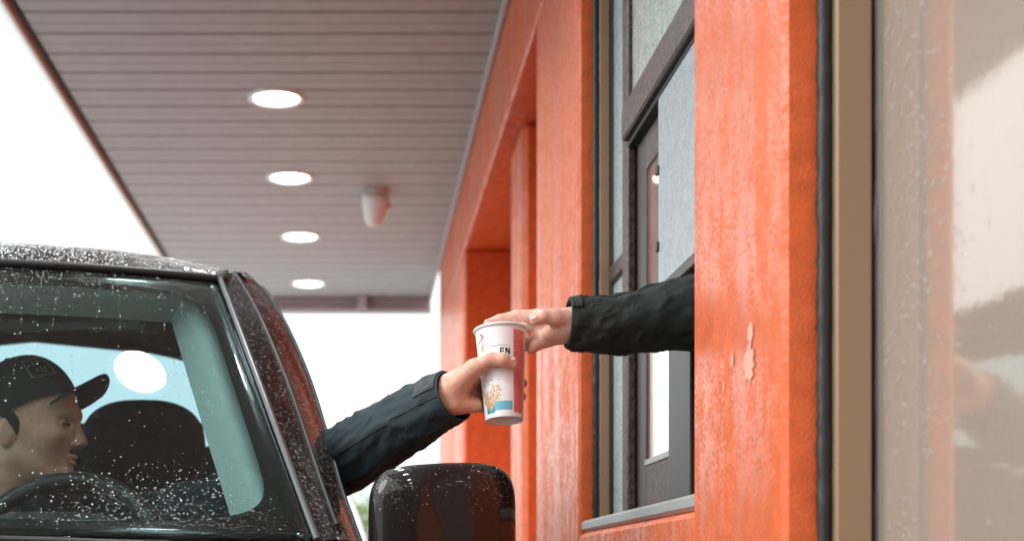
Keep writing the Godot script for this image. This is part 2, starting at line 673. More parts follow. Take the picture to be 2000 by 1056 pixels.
func make_camera_and_light() -> void:
	var cam := Camera3D.new()
	cam.name = "camera"
	add_child(cam)
	cam.position = EYE
	var at := CameraAttributesPhysical.new()
	at.frustum_focal_length = 52.0
	at.frustum_focus_distance = 2.46
	at.exposure_aperture = 4.0
	at.frustum_near = .05
	at.frustum_far = 600.0
	cam.attributes = at
	cam.projection = Camera3D.PROJECTION_FRUSTUM
	cam.near = .05
	cam.far = 600.0
	cam.size = .05 * 1056.0 / 2900.0
	cam.frustum_offset = Vector2(.05 * 298.0 / 2900.0, .05 * 597.0 / 2900.0)
	cam.current = true

	var e := Environment.new()
	e.background_mode = Environment.BG_SKY
	var sky := Sky.new()
	var sm := ProceduralSkyMaterial.new()   # an overcast sky: the zenith three times the horizon
	sm.sky_horizon_color = lin(.243, .262, .266)
	sm.sky_top_color = lin(.729, .786, .798)
	sm.sky_curve = .6
	sm.ground_horizon_color = lin(.12, .12, .115)
	sm.ground_bottom_color = lin(.10, .10, .095)
	sm.sun_angle_max = 0.0
	sky.sky_material = sm
	e.sky = sky
	e.background_energy_multiplier = 3.4
	e.tonemap_mode = Environment.TONE_MAPPER_LINEAR
	e.tonemap_exposure = 1.38
	e.sdfgi_enabled = true
	e.ssao_enabled = true
	e.ssil_enabled = true
	var we := WorldEnvironment.new()
	we.environment = e
	add_child(we)

	var sun := DirectionalLight3D.new()
	sun.name = "overcast_sun"
	add_child(sun)
	sun.light_energy = .45
	sun.light_angular_distance = 30.0
	sun.light_color = Color(1, .985, .96)
	sun.shadow_enabled = true
	sun.sky_mode = DirectionalLight3D.SKY_MODE_LIGHT_ONLY
	sun.look_at_from_position(Vector3(-8, 4.8, 2.6), Vector3.ZERO)

# ---------------------------------------------------------------- setting
func make_setting() -> void:
	var g := put(self, "ground", cbox(Vector3(500, .2, 500), .0), M["wet concrete"], Vector3(0, -.1, -60))
	tag(g, "wet pale concrete of the drive-through lane and yard", "ground", "", "structure")
	var k := put(self, "kerb", cbox(Vector3(.25, .13, 14.9), .02), M["wet concrete"], Vector3(.36, .066, -1.7))
	tag(k, "raised concrete kerb along the foot of the orange wall", "kerb", "", "structure")

func make_building() -> void:
	var b := thing("restaurant_building", "orange stuccoed drive-through restaurant with bronze framed windows", "building")
	var o: Material = M["orange stucco"]
	bx(b, "wall_pier", .5, .75, 0, 2.72, 1.751, 2.22, o, .007)
	bx(b, "wall_pier", .5, .62, 0, 2.72, 3.39, 4.19, o, .007)
	bx(b, "alcove_side", .6205, .78, 0, 2.719, 4.06, 4.19, o)
	bx(b, "wall_pier", .5, .74, 0, 2.72, 7.14, 9.29, o, .012)
	bx(b, "wall_pier", .5, .75, 0, 2.72, -6, -.2, o, .007)
	bx(b, "lintel_beam", .5, .75, 2.7205, 3.45, -6, 9.29, o, .007)
	bx(b, "window_apron", .502, .62, 0, 1.25, 2.215, 3.395, o, .012)
	bx(b, "window_apron", .502, .75, 0, .82, -.205, 1.756, o, .007)
	bx(b, "alcove_post", .563, .70, 0, 2.719, 5.13, 5.52, o, .02)
	bx(b, "alcove_back", .7405, .78, 0, 2.719, 4.1905, 7.3, o)
	bx(b, "end_wall", .7505, .9, 0, 3.45, 9.1, 9.288, o)
	bx(b, "end_wall", .9005, 4.2, 0, .9, 9.1, 9.287, o)
	bx(b, "end_wall", .9005, 4.2, 2.9, 3.45, 9.1, 9.287, o)
	bx(b, "end_wall", 4.2005, 5.0, 0, 3.45, 9.1, 9.288, o)
	var ew := group_node(b, "end_window")
	bx(ew, "pane", .9, 4.2, .9, 2.9, 9.18, 9.186, M["window glass"], .0005)
	for x in [.93, 2.0, 3.1, 4.17]:
		bx(ew, "mullion", x - .03, x + .03, .9005, 2.8995, 9.14, 9.179, M["bronze frame"])
	bx(b, "end_wall", .7505, 5.0, 0, 3.45, -6, -5.8, o)
	bx(b, "back_wall", 5.0, 5.2, 0, 3.45, -6, 9.288, M["interior wall"])
	bx(b, "roof", .7505, 5.0, 3.2, 3.449, -5.8, 9.1, M["interior wall"])
	bx(b, "floor", .7505, 5.0, 0, .12, -5.8, 9.1, M["interior floor"])
	bx(b, "partition_wall", 2.3, 2.4, .12, 3.2, -5.8, 2.1, M["interior wall"])
	# chipped paint on the pier by the serving window
	for c in [[1.90, 1.425, .024, .022, 22], [1.893, 1.462, .014, .012, 16], [1.985, 1.44, .006, .010, 9], [2.03, 1.41, .004, .006, 9]]:
		var v := PackedVector3Array([Vector3(0, 0, 0)])
		var idx := PackedInt32Array()
		var n: int = c[4] * 2
		for k in n:
			var a := TAU * k / n
			var r := 1.0 + .35 * N.get_noise_2d(c[0] * 900 + cos(a) * 60, sin(a) * 60) + .4 * N.get_noise_2d(c[0] * 700 + cos(a) * 240, sin(a) * 240)
			v.append(Vector3(-.0004, sin(a) * c[3] * r * (1.15 if sin(a) < 0 else .95), cos(a) * c[2] * r))
		for k in n:
			idx.append_array([0, 1 + k, 1 + (k + 1) % n])
		put(b, "paint_chip", finish(v, PackedVector2Array(), idx), M["chipped plaster"], Vector3(.4990, c[1], -c[0]))

	# ---- serving window
	var w := group_node(b, "serving_window")
	var bz: Material = M["bronze frame"]
	var wm: Material = M["weathered brown metal"]
	var dk: Material = M["dark brown metal"]
	var rub: Material = M["black rubber"]
	var gl: Material = M["window glass"]
	caulk(w, .537, 3.372, 1.25, 2.72, .0075)
	bx(w, "jamb", .544, .5695, 1.27, 2.72, 3.365, 3.3895, bz)
	bx(w, "gasket", .5695, .5735, 1.27, 2.72, 3.355, 3.3885, rub, .001)
	bx(w, "jamb", .5735, .60, 1.27, 2.72, 3.362, 3.3895, wm)
	var fog: Material = M["fogged glass"]
	bx(w, "pane", .575, .580, 1.29, 1.81, 3.1905, 3.361, fog, .0005)
	bx(w, "pane", .575, .580, 1.85, 2.72, 3.1905, 3.361, fog, .0005)
	bx(w, "rail", .566, .590, 1.8105, 1.8495, 3.1905, 3.361, wm)
	bx(w, "mullion", .565, .584, 1.29, 2.72, 3.13, 3.19, wm, .003)
	bx(w, "transom", .552, .592, 2.065, 2.135, 2.222, 3.1295, wm, .004)
	bx(w, "gasket", .565, .59, 2.053, 2.0645, 2.222, 3.1295, rub, .001)
	bx(w, "pane", .576, .581, 2.1355, 2.72, 2.222, 3.1295, fog, .0005)
	var s := group_node(w, "sliding_sash")
	bx(s, "stile", .583, .592, 1.292, 2.05, 3.02, 3.115, dk, .002)
	bx(s, "stile", .579, .592, 1.292, 2.05, 2.60, 2.78, dk, .002)
	bx(s, "top_rail", .583, .592, 1.975, 2.049, 2.7805, 3.0195, wm, .002)
	bx(s, "bottom_rail", .583, .592, 1.293, 1.378, 2.7805, 3.0195, wm, .002)
	bx(s, "glazing_bead", .580, .5828, 1.374, 1.386, 2.7805, 3.0195, M["grey sill"], .001)
	bx(s, "pane", .586, .589, 1.3785, 1.9745, 2.7805, 3.0195, gl, .0005)
	var a := group_node(w, "acrylic_screen")
	bx(a, "sheet", .566, .571, 1.694, 2.0525, 2.225, 2.81, M["frosted acrylic"], .001)
	bx(a, "bottom_rail", .560, .575, 1.672, 1.6935, 2.225, 2.80, dk, .002)
	for y in [1.917, 1.773]:
		bx(a, "clip", .561, .574, y - .009, y + .009, 2.802, 2.818, rub, .002)
	bx(w, "sill", .506, .635, 1.2505, 1.276, 2.2225, 3.3885, M["grey sill"], .006)
	bx(w, "near_jamb", .575, .66, 1.29, 2.72, 2.2225, 2.26, dk)
	bx(w, "counter", .7505, 1.15, 1.10, 1.14, 2.23, 3.38, M["grey sill"])

	# ---- near window
	var f := group_node(b, "tinted_window")
	caulk(f, .5455, 1.742, .82, 2.72, .0088)
	bx(f, "jamb", .554, .5955, .83, 2.72, 1.722, 1.7505, bz, .002)
	bx(f, "jamb", .6165, .70, .83, 2.72, 1.722, 1.7505, bz, .002)
	var gas := tube_rows([Vector3(.606, .83, -1.728), Vector3(.606, 1.4, -1.728), Vector3(.606, 2.0, -1.728), Vector3(.606, 2.72, -1.728)], [.0085, .0085], 120, 10, func(t, an, p): return .0012 * N.get_noise_1d(t * 400) + (.0014 if absf(t - .425) < .012 else 0.0), 1.0, Vector3.RIGHT)
	put(f, "gasket", grid(gas, false, true, true), rub)
	bx(f, "bottom_rail", .556, .70, .8205, .87, -.2, 1.7215, bz)
	bx(f, "pane", .602, .608, .8705, 2.72, -.2, 1.7255, M["wet bronze glass"], .0005)
	bead_window(f)

func make_added_building() -> void:  # unseen building, added behind the viewpoint to darken the mirror housing's reflections
	var b := thing("added_dark_building", "unseen dark brown building added to darken the pickup side mirror", "building", Vector3(-4, 0, 11))
	put(b, "wall", cbox(Vector3(24, 5.2, 6), .02), M["dark brown brick"], Vector3(0, 2.6, 3))
	put(b, "coping", cbox(Vector3(24.3, .15, 6.3), .02), M["grey trim"], Vector3(0, 5.28, 3))
	for x in [-8.0, -4.0, 0.0, 4.0, 8.0]:
		var w := put(b, "window", cbox(Vector3(1.6, 1.5, .08), .01), M["dark brown metal"], Vector3(x, 2.4, -.03))
		put(w, "pane", cbox(Vector3(1.4, 1.3, .02), .002), M["side glass"], Vector3(0, 0, -.06))

func bead_window(f: Node3D) -> void:
	drops(f, func(r):
		var d: float = 1.70 - absf(r.randfn(0, .11))
		if d < 1.2: return null
		return [Vector3(.6016, r.randf_range(1.1, 2.3), -d), Vector3.LEFT], 3200, .0008, .0034, 9, "rain bead")

func caulk(parent: Node, x: float, d: float, y0: float, y1: float, r: float) -> void:
	var pts := []
	for k in 12: pts.append(Vector3(x, lerpf(y0, y1, k / 11.0), -d))
	var rows := tube_rows(pts, [r, r], 220, 10, func(t, a, p): return r * (.22 * N.get_noise_2d(t * 5200 + x * 5000, a * 30) + .14 * N.get_noise_1d(t * 700 + x * 900)), 1.0, Vector3.RIGHT)
	put(parent, "caulk_bead", grid(rows, false, true, true), M["black rubber"])

func make_canopy() -> void:
	var c := thing("canopy", "grooved taupe soffit canopy reaching out over the drive-through lane", "canopy")
	# boards across the lane, each with a lip groove and a shallow centre groove
	var w := .203
	var x0 := -1.150
	var x1 := .478
	var sec := [Vector2(0, .012), Vector2(.006, .010), Vector2(.014, 0), Vector2(.092, 0), Vector2(.098, .0022), Vector2(.105, .0022), Vector2(.111, 0), Vector2(.189, 0), Vector2(.197, .010), Vector2(.203, .012), Vector2(.203, .02), Vector2(0, .02)]
	var st := SurfaceTool.new()
	st.begin(Mesh.PRIMITIVE_TRIANGLES)
	st.set_smooth_group(-1)
	for k in sec.size():
		var p: Vector2 = sec[k]
		var q: Vector2 = sec[(k + 1) % sec.size()]
		var a := Vector3(x0, p.y, -p.x); var b := Vector3(x1, p.y, -p.x)
		var d := Vector3(x0, q.y, -q.x); var e := Vector3(x1, q.y, -q.x)
		for t in [a, b, e, a, e, d]: st.add_vertex(t)
	st.generate_normals()
	var board := st.commit()
	var d := -5.9
	while d < 10.2:
		put(c, "soffit_board", board, M["taupe soffit"], Vector3(0, 3.073, -d))
		d += w
	# deck above, fascia at the lane edge, drip gap, moulding against the wall, end beam
	bx(c, "deck", -1.149, .4975, 3.0935, 3.40, -5.95, 10.36, M["grey trim"])
	bx(c, "gap_cover", -1.2004, -1.1495, 3.30, 3.40, -5.95, 10.36, M["grey trim"])
	bx(c, "fascia", -1.225, -1.2005, 3.08, 3.46, -6.0, 10.40, M["pale trim"], .006)
	var lip := []
	for z in [6.0, -2.0, -10.4]:
		lip.append(PackedVector3Array([Vector3(-1.184, 3.060, z), Vector3(-1.192, 3.054, z), Vector3(-1.252, 3.104, z), Vector3(-1.254, 3.16, z), Vector3(-1.2255, 3.16, z), Vector3(-1.184, 3.079, z)]))
	put(c, "drip_lip", grid(lip, false, true, true), M["pale trim"])
	bx(c, "wall_moulding", .4785, .4985, 3.055, 3.093, -5.95, 10.3, M["grey trim"], .004)
	var e := group_node(c, "end_beam")
	bx(e, "beam", -1.15, .495, 3.0, 3.0725, 10.24, 10.36, M["grey trim"], .01)
	bx(e, "flashing", -1.15, .495, 2.965, 2.9995, 10.20, 10.30, M["grey trim"], .004)
	for x in [.02]:
		bx(e, "bracket", x - .03, x + .03, 2.985, 3.07, 10.15, 10.2395, M["grey trim"], .005)

func make_lamps() -> void:
	var ring := lathe([Vector2(.088, .008), Vector2(.092, -.004), Vector2(.100, -.010), Vector2(.112, -.008), Vector2(.116, .0), Vector2(.116, .012)], 40)
	var lens := lathe([Vector2(.0, -.008), Vector2(.05, -.007), Vector2(.085, -.003), Vector2(.0905, .004), Vector2(.0, .006)], 40)
	for d in [9.75, 8.40, 7.16, 5.97, 4.44, 2.91, 1.38, -.15, -1.3, -2.45, -3.6, -4.75]:
		var said := "lit round white downlight in the soffit over the serving window and pickup"
		if d == 9.75: said = "lit round downlight, the last before the canopy's end beam"
		if d == 8.40: said = "lit round downlight between the security camera and the last downlight"
		if d == 7.16: said = "lit round downlight in the soffit beside the hanging security camera"
		if d == 5.97: said = "lit round downlight, next from the security camera towards the serving window"
		var l := thing("downlight", said, "downlight", Vector3(-.336, 3.073, -d), "row of lit canopy downlights")
		put(l, "trim_ring", ring, M["white plastic"])
		put(l, "lamp_lens", lens, M["lamp lens"])
		var s := SpotLight3D.new()
		s.name = "lamp_light"
		l.add_child(s)
		s.position = Vector3(0, -.03, 0)
		s.rotation_degrees = Vector3(-90, 0, 0)
		s.spot_angle = 75
		s.spot_angle_attenuation = .8
		s.spot_range = 12
		s.spot_attenuation = 2
		s.light_energy = 1.1
		s.light_size = .09
		s.shadow_enabled = true
		s.light_color = Color(.95, .985, 1.0)
	# small camera hanging from the soffit
	var c := thing("security_camera", "small white cone-shaped security camera hanging from the canopy soffit", "camera", Vector3(.086, 3.073, -7.42))
	put(c, "mount", lathe([Vector2(.055, 0), Vector2(.055, -.018), Vector2(.03, -.03), Vector2(.03, -.05), Vector2(.0, -.05)], 24), M["white plastic"])
	var body := put(c, "housing", lathe([Vector2(0, .02), Vector2(.06, .018), Vector2(.072, 0), Vector2(.068, -.03), Vector2(.052, -.09), Vector2(.038, -.125), Vector2(.02, -.14), Vector2(0, -.142)], 28), M["white plastic"], Vector3(-.004, -.035, .01))
	body.rotation_degrees = Vector3(12, 0, -6)
	put(c, "painted_reflection", lathe([Vector2(.0, .014), Vector2(.02, .012), Vector2(.026, 0), Vector2(.02, -.012), Vector2(0, -.014)], 16), M["orange reflection"], Vector3(.045, -.075, .012))  # orange-brown reflection on the housing's right side, put in as a coloured piece

# ---------------------------------------------------------------- truck; local axes: x across, z forward, d = 3.7 - z
func T(x: float, y: float, d: float) -> Vector3:
	return Vector3(x, y, 3.7 - d)

func shield(u: float, v: float, inset := 0.0) -> Vector3:
	var hw := lerpf(.806, .606, v)
	var y := lerpf(1.205 + .010 * (1 - u * u), 1.716 + .014 * (1 - u * u), v)
	var d := lerpf(2.33, 2.85, v) - .095 * (1 - u * u) - .018 * sin(PI * v)
	var p := T(u * hw, y, d)
	if inset == 0.0: return p
	var e := .01
	var n := (shield(u + e, v) - shield(u - e, v)).cross(shield(u, v + e) - shield(u, v - e)).normalized()
	return p - n * inset

const PILLAR := [Vector3(.883, 1.200, 2.45), Vector3(.850, 1.296, 2.56), Vector3(.823, 1.395, 2.68), Vector3(.785, 1.52, 2.80), Vector3(.738, 1.635, 2.90), Vector3(.695, 1.712, 2.98), Vector3(.640, 1.776, 3.06)]

func pillar_pt(v: float, s: float, side: int) -> Vector3:
	# s 0 at the glass edge, 1 at the outer bulge, 1..1.5 the return to the door opening
	var o: Vector3 = spline(PILLAR, v)
	var e := shield(1.0, v)
	var outer := T(o.x, o.y, o.z)
	var p: Vector3
	if s <= 1.0:
		p = e.lerp(outer, s)
		var bulge := .022 * sin(PI * s)
		p += Vector3(.6, .25, .75).normalized() * bulge
	else:
		var q := (s - 1.0) * 2.0
		p = outer.lerp(outer + Vector3(-.025, -.004, -.075), q) + Vector3(.010, 0, -.006) * sin(PI * q)
	p.x *= side
	return p

func roof_pt(a: float, b: float) -> Vector3:
	# a -1..1 across, b 0..1 front to back
	var hw := lerpf(.628, .665, smoothstep(0.0, .25, b))
	var d := lerpf(2.855 - .095 * (1 - a * a), 4.03, b)
	var lift := .125 * (1.0 - exp(-b * 7.5)) - .02 * b
	var y := 1.722 + .014 * (1 - a * a) + lift * (1 - .32 * a * a)
	y -= .028 * pow(absf(a), 8.0) * smoothstep(0.0, .2, b)
	return T(a * hw, y, d)

func make_truck(called: String, label: String, at: Vector3, paint: Material, near: bool) -> Node3D:
	var t := thing(called, label, "truck", at)
	var blk: Material = M["black plastic"]
	# glass
	var fr := []
	var bk := []
	for i in 25:
		var r1 := PackedVector3Array()
		var r2 := PackedVector3Array()
		for j in 61:
			r1.append(shield(-1 + 2 * j / 60.0, i / 24.0))
			r2.append(shield(-1 + 2 * j / 60.0, i / 24.0, .005))
		fr.append(r1); bk.append(r2)
	var ws := group_node(t, "windshield")
	put(ws, "glass", slab(fr, bk, true), M["tinted windshield"] if near else M["side glass"])
	# black ceramic border with rounded inner corners
	var n := 160
	var inner := PackedVector3Array()
	var outer := PackedVector3Array()
	for k in n:
		var a := TAU * k / n
		var c := cos(a); var s := sin(a)
		var m := maxf(absf(c), absf(s))
		var ou := c / m; var ov := s / m
		var e := .22
		var iu := signf(c) * pow(absf(c), e) * .947
		var iv := signf(s) * pow(absf(s), e)
		iv = iv * .45 + .505
		outer.append(shield(clampf(ou, -.999, .999), clampf(.5 + .5 * ov, .001, .999), .0062))
		inner.append(shield(iu, iv, .0062))
	put(ws, "ceramic_border", grid([outer, inner], false, true), M["ceramic black"])
	var top := []
	for j in 25: top.append(shield(-1 + 2 * j / 24.0, 1.0) + Vector3(0, .006, .002))
	put(ws, "header_moulding", tube(top, .007, 96, 8), M["black rubber"])
	# pillars and their mouldings
	for side in [-1, 1]:
		var rows := []
		for i in 33:
			var row := PackedVector3Array()
			for j in 19: row.append(pillar_pt(i / 32.0, 1.5 * j / 18.0, side))
			rows.append(row)
		var p := put(t, "windshield_pillar", grid(rows, side > 0), paint)
		var e := []; var f := []; var g := []
		for i in 17:
			e.append(pillar_pt(i / 16.0, .03, side) + Vector3(.004 * side, .002, .006))
			f.append(pillar_pt(lerpf(.05, 1, i / 16.0), .42, side) + Vector3(.001 * side, 0, .001))
			g.append(pillar_pt(lerpf(.0, .98, i / 16.0), 1.0, side) + Vector3(.001 * side, 0, .001))
		put(p, "edge_moulding", tube(e, .006, 80, 8), M["chrome rubber"])
		put(p, "drip_moulding", tube(f, .0042, 80, 8), blk)
		put(p, "door_seal", tube(g, .004, 80, 8), M["black rubber"])
		var capm := put(p, "moulding_cap", cbox(Vector3(.024, .010, .05), .003), M["chrome rubber"], pillar_pt(1.0, .06, side) + Vector3(-.004 * side, .010, -.012))
		capm.rotation_degrees = Vector3(28, -28 * side, 0)
		# inner trim seen through the glass
		var tr := []
		for i in 25:
			var row := PackedVector3Array()
			var v := i / 24.0
			var a := shield(.965 * side, v, .03)
			for j in 9:
				var q := j / 8.0
				row.append(a + Vector3(-.085 * q * side, .02 * sin(PI * q), -.02 - .07 * q + .018 * sin(PI * q)))
			tr.append(row)
		put(p, "inner_trim", grid(tr, side < 0), M["grey cabin trim"])
	# roof with thickness, rails
	var ro := []
	var ri := []
	for i in 33:
		var r1 := PackedVector3Array()
		var r2 := PackedVector3Array()
		for j in 41:
			var q := roof_pt(-1 + 2 * j / 40.0, i / 32.0)
			r1.append(q); r2.append(q + Vector3(-q.x * .02, -.012, 0))
		ro.append(r1); ri.append(r2)
	var roof := put(t, "roof", slab(ro, ri, true), paint)
	var hl := []
	for i in 13:
		var row := PackedVector3Array()
		for j in 21:
			var q := roof_pt(-.97 + 1.94 * j / 20.0, .02 + .97 * i / 12.0)
			row.append(q + Vector3(0, -.022 - .012 * smoothstep(.3, 0., i / 12.0), 0))
		hl.append(row)
	put(roof, "headliner", grid(hl), M["dark headliner"])
	var ht := []
	for i in 9:
		var row := PackedVector3Array()
		for j in 31:
			var u := -.93 + 1.86 * j / 30.0
			var q := i / 8.0
			row.append(shield(u, .985, .03) + Vector3(0, -.045 * q, -.02 - .06 * q + .012 * sin(PI * q)))
		ht.append(row)
	put(roof, "header_trim", grid(ht, true), M["grey cabin trim"])
	for side in [-1, 1]:
		var pts := []
		for k in 9:
			var q := roof_pt(side, lerpf(.06, 1.0, k / 8.0))
			pts.append(q + Vector3(.0, -.022, 0))
		put(roof, "roof_rail", grid(tube_rows(pts, [.026, .028, .028], 40, 12), false, true, true), paint)
		var v := put(roof, "sun_visor", cbox(Vector3(.32, .105, .022), .01), M["dark headliner"], T(.30 * side, 1.662, 2.93))
		v.rotation_degrees = Vector3(-48, 0, 0)
	# cab back with its window
	var bw := group_node(t, "cab_back")
	var ot := PackedVector3Array()
	var it := PackedVector3Array()
	for k in 96:
		var a := TAU * k / 96
		var c := cos(a); var s := sin(a)
		var ou := signf(c) * pow(absf(c), .18)
		var ov := signf(s) * pow(absf(s), .18)
		var x := ou * .52
		var yy := lerpf(1.495, 1.778 - .30 * x * x, .5 + .5 * ov)
		it.append(T(x, yy, 4.0 + .04 * (1.78 - yy)))
		var oy := lerpf(1.05, 1.815, .5 + .5 * ov)
		ot.append(T(ou * lerpf(.86, .655, (oy - 1.05) / .765), oy, 4.02 + .0 * oy))
	var it2 := PackedVector3Array()
	for q in it: it2.append(q + Vector3(0, 0, .02))
	put(bw, "panel", grid([ot, it, it2], false, true), M["dark dash"])
	var gr := []
	for i in 2:
		var row := PackedVector3Array()
		for j in 13:
			var x := -.53 + 1.06 * j / 12.0
			var yy := 1.485 if i == 0 else 1.79 - .30 * x * x
			row.append(T(x, yy, 4.012 + .04 * (1.78 - yy)))
		gr.append(row)
	var gb := []
	for row in gr:
		var r2 := PackedVector3Array()
		for q in row: r2.append(q + Vector3(0, 0, -.004))
		gb.append(r2)
	put(bw, "glass", slab(gr, gb, true), M["rear glass"])
	put(bw, "slider_rail", cbox(Vector3(1.04, .016, .014), .003), blk, T(0, 1.553, 3.995))
	put(bw, "outer_panel", cbox(Vector3(1.66, .42, .02), .006), paint, T(0, 1.26, 4.06))
	# body
	var hood := []
	for st in [[1.26, .62, .70, .72], [1.24, .70, .84, .86], [1.30, .74, .98, .99], [1.45, .82, 1.02, 1.07], [1.85, .86, 1.05, 1.115], [2.22, .87, 1.09, 1.165], [2.30, .86, 1.10, 1.19]]:
		var row := PackedVector3Array()
		for j in 25:
			var a := -1 + 2 * j / 24.0
			var y: float = lerpf(st[3], st[2], pow(absf(a), 2.4))
			row.append(T(a * st[1], y, st[0]))
		hood.append(row)
	put(t, "hood", grid(hood), paint)
	put(t, "cowl", grid([PackedVector3Array([T(-.87, 1.10, 2.29), T(-.4, 1.185, 2.26), T(0, 1.19, 2.25), T(.4, 1.185, 2.26), T(.87, 1.10, 2.29)]), PackedVector3Array([T(-.86, 1.175, 2.42), T(-.4, 1.198, 2.30), T(0, 1.202, 2.27), T(.4, 1.198, 2.30), T(.86, 1.175, 2.42)])]), blk)
	for side in [-1, 1]:
		var wa := []
		for k in 9: wa.append(shield((.02 + .72 * k / 8.0) * side, -.035 + .012 * sin(PI * k / 8.0)) + Vector3(0, .004, .010))
		put(t, "wiper_blade", tube(wa, .006, 30, 8), blk)
		# fenders, doors, bed sides
		for spec in [["fender", 1.30, 2.43, 1.10], ["door", 2.45, 3.78, 1.175], ["cab_corner", 3.79, 4.05, 1.175], ["bed_side", 4.07, 6.15, 1.16]]:
			var rows := []
			for i in 9:
				var q := i / 8.0
				var d := lerpf(spec[1], spec[2], q)
				var row := PackedVector3Array()
				for y in [.40, .46, .62, .80, .98, 1.09, 1.15]:
					var yy: float = y * spec[3] / 1.15
					var x := .895 + .018 * sin((y - .4) * 4.0) - (.03 if y > 1.12 else 0.0) - .02 * pow(absf(q * 2 - 1), 6.0) * (1.0 if spec[0] in ["fender", "bed_side"] else 0.0)
					var cut := 0.0
					for wd in [2.02, 5.05]:
						var gap: float = .43 * .43 - (d - wd) * (d - wd)
						if gap > 0: cut = maxf(cut, .38 + sqrt(gap))
					row.append(T(x * side, maxf(yy, minf(cut, spec[3] - .02)), d))
				rows.append(row)
			var p := put(t, spec[0], grid(rows, side > 0), paint)
			if spec[0] == "door":
				put(p, "handle", cbox(Vector3(.025, .03, .17), .01), blk, T(.925 * side, 1.02, 3.58))
				put(p, "inner_panel", cbox(Vector3(.05, .70, 1.30), .015), M["dark dash"], T(.855 * side, .80, 3.12))
		# rear side pillar and side glass; the driver's glass is wound down
		var rp := []
		for i in 9:
			var q := i / 8.0
			var y := lerpf(1.16, 1.79, q)
			var x := lerpf(.875, .67, pow(q, 1.3))
			rp.append(PackedVector3Array([T((x - .03) * side, y, 3.66 - .04 * q), T(x * side, y, 3.68 - .04 * q), T(x * side, y, 4.0), T((x - .03) * side, y, 4.05)]))
		put(t, "rear_pillar", grid(rp, side < 0), paint)
		if side < 0 or not near:
			var sg := []
			for i in 9:
				var q := i / 8.0
				var row := PackedVector3Array()
				for j in 9:
					var lead: Vector3 = pillar_pt(q * .97, 1.45, 1)
					var y: float = lead.y
					var x: float = lead.x - .004
					row.append(Vector3(x * side, y, lerpf(lead.z, .05, j / 8.0)))
				sg.append(row)
			put(t, "side_glass", grid(sg), M["side glass"])
		# wheels
		for d in [2.02, 5.05]:
			var w := group_node(t, "wheel")
			w.position = T(.79 * side, .375, d)
			w.rotation_degrees = Vector3(0, 0, 90)
			put(w, "tyre", lathe([Vector2(.22, -.11), Vector2(.33, -.12), Vector2(.37, -.10), Vector2(.375, 0), Vector2(.37, .10), Vector2(.33, .12), Vector2(.22, .11)], 40), M["tyre rubber"])
			put(w, "rim", lathe([Vector2(0, -.06), Vector2(.06, -.075), Vector2(.18, -.06), Vector2(.225, -.105), Vector2(.225, .105), Vector2(.18, .06), Vector2(.06, .075), Vector2(0, .06)], 40), M["alloy"])
		put(t, "headlight", grid(super_rows(Vector3(.15, .09, .05), .5, .5, 12, 24), false, true), M["headlamp glass"], T(.66 * side, .82, 1.28))
		put(t, "tail_light", cbox(Vector3(.12, .30, .06), .02), M["red lens"], T(.82 * side, .98, 6.13))
	put(t, "grille", cbox(Vector3(.96, .20, .05), .02), blk, T(0, .80, 1.24))
	put(t, "bumper", grid(super_rows(Vector3(.90, .14, .10), .35, .4, 16, 40), false, true), paint, T(0, .53, 1.27))
	put(t, "tailgate", cbox(Vector3(1.7, .60, .06), .02), paint, T(0, .86, 6.13))
	put(t, "bed_cover", cbox(Vector3(1.74, .03, 2.06), .01), blk, T(0, 1.135, 5.10))
	put(t, "underbody", cbox(Vector3(1.5, .22, 4.7), .05), blk, T(0, .40, 3.7))
	# cabin
	var db := []
	for i in 12:
		var q := i / 11.0
		var row := PackedVector3Array()
		for j in 41:
			var x := -.80 + 1.6 * j / 40.0
			var base := shield(x / .80, .02, .02)
			var hump := .055 * exp(-pow((x - .325) / .17, 4.0)) * smoothstep(.25, .75, q)
			var d := lerpf(3.7 - base.z + .01, 2.74, minf(q / .8, 1.0))
			var y := base.y - .002 + .004 * sin(q * 3) + hump
			if q > .8: y -= (q - .8) * 1.6
			row.append(T(x, y, d))
		db.append(row)
	var dash := put(t, "dashboard", grid(db), M["dark dash"])
	var wheel := group_node(t, "steering_wheel")
	var ring := []
	for k in 49:
		var a := TAU * k / 48
		ring.append(Vector3(cos(a) * .185, sin(a) * .185, 0))
	wheel.position = T(.325, 1.165, 2.80)
	wheel.rotation_degrees = Vector3(-24, 0, 0)
	put(wheel, "rim", grid(tube_rows(ring, [.017, .017], 96, 14, null, 1.0, Vector3.BACK), false, true), M["perforated leather"])
	put(wheel, "hub", grid(super_rows(Vector3(.075, .06, .03), .6, .7, 12, 24), false, true), M["dark dash"], Vector3(0, -.01, -.02))
	for a in [0.0, PI, -PI / 2]:
		put(wheel, "spoke", tube([Vector3(cos(a) * .05, sin(a) * .05, -.01), Vector3(cos(a) * .18, sin(a) * .18, 0)], .014, 6, 8), M["dark dash"])
	for side in [-1, 1]:
		var seat := group_node(t, "seat")
		put(seat, "headrest", grid(super_rows(Vector3(.145, .115, .055), .55, .75, 20, 40), false, true), M["seat cloth"], T(.374 * side, 1.445, 3.47))
		var back := put(seat, "backrest", grid(super_rows(Vector3(.26, .34, .085), .45, .6, 20, 40), false, true), M["seat cloth"], T(.374 * side, 1.02, 3.50))
		back.rotation_degrees = Vector3(-10, 0, 0)
		put(seat, "cushion", grid(super_rows(Vector3(.26, .09, .27), .45, .6, 16, 40), false, true), M["seat cloth"], T(.374 * side, .70, 3.22))
		for k in [-1, 1]:
			put(seat, "headrest_post", tube([T(.374 * side + .06 * k, 1.25, 3.49), T(.374 * side + .06 * k, 1.38, 3.475)], .007, 4, 8), M["chrome rubber"])
	return t

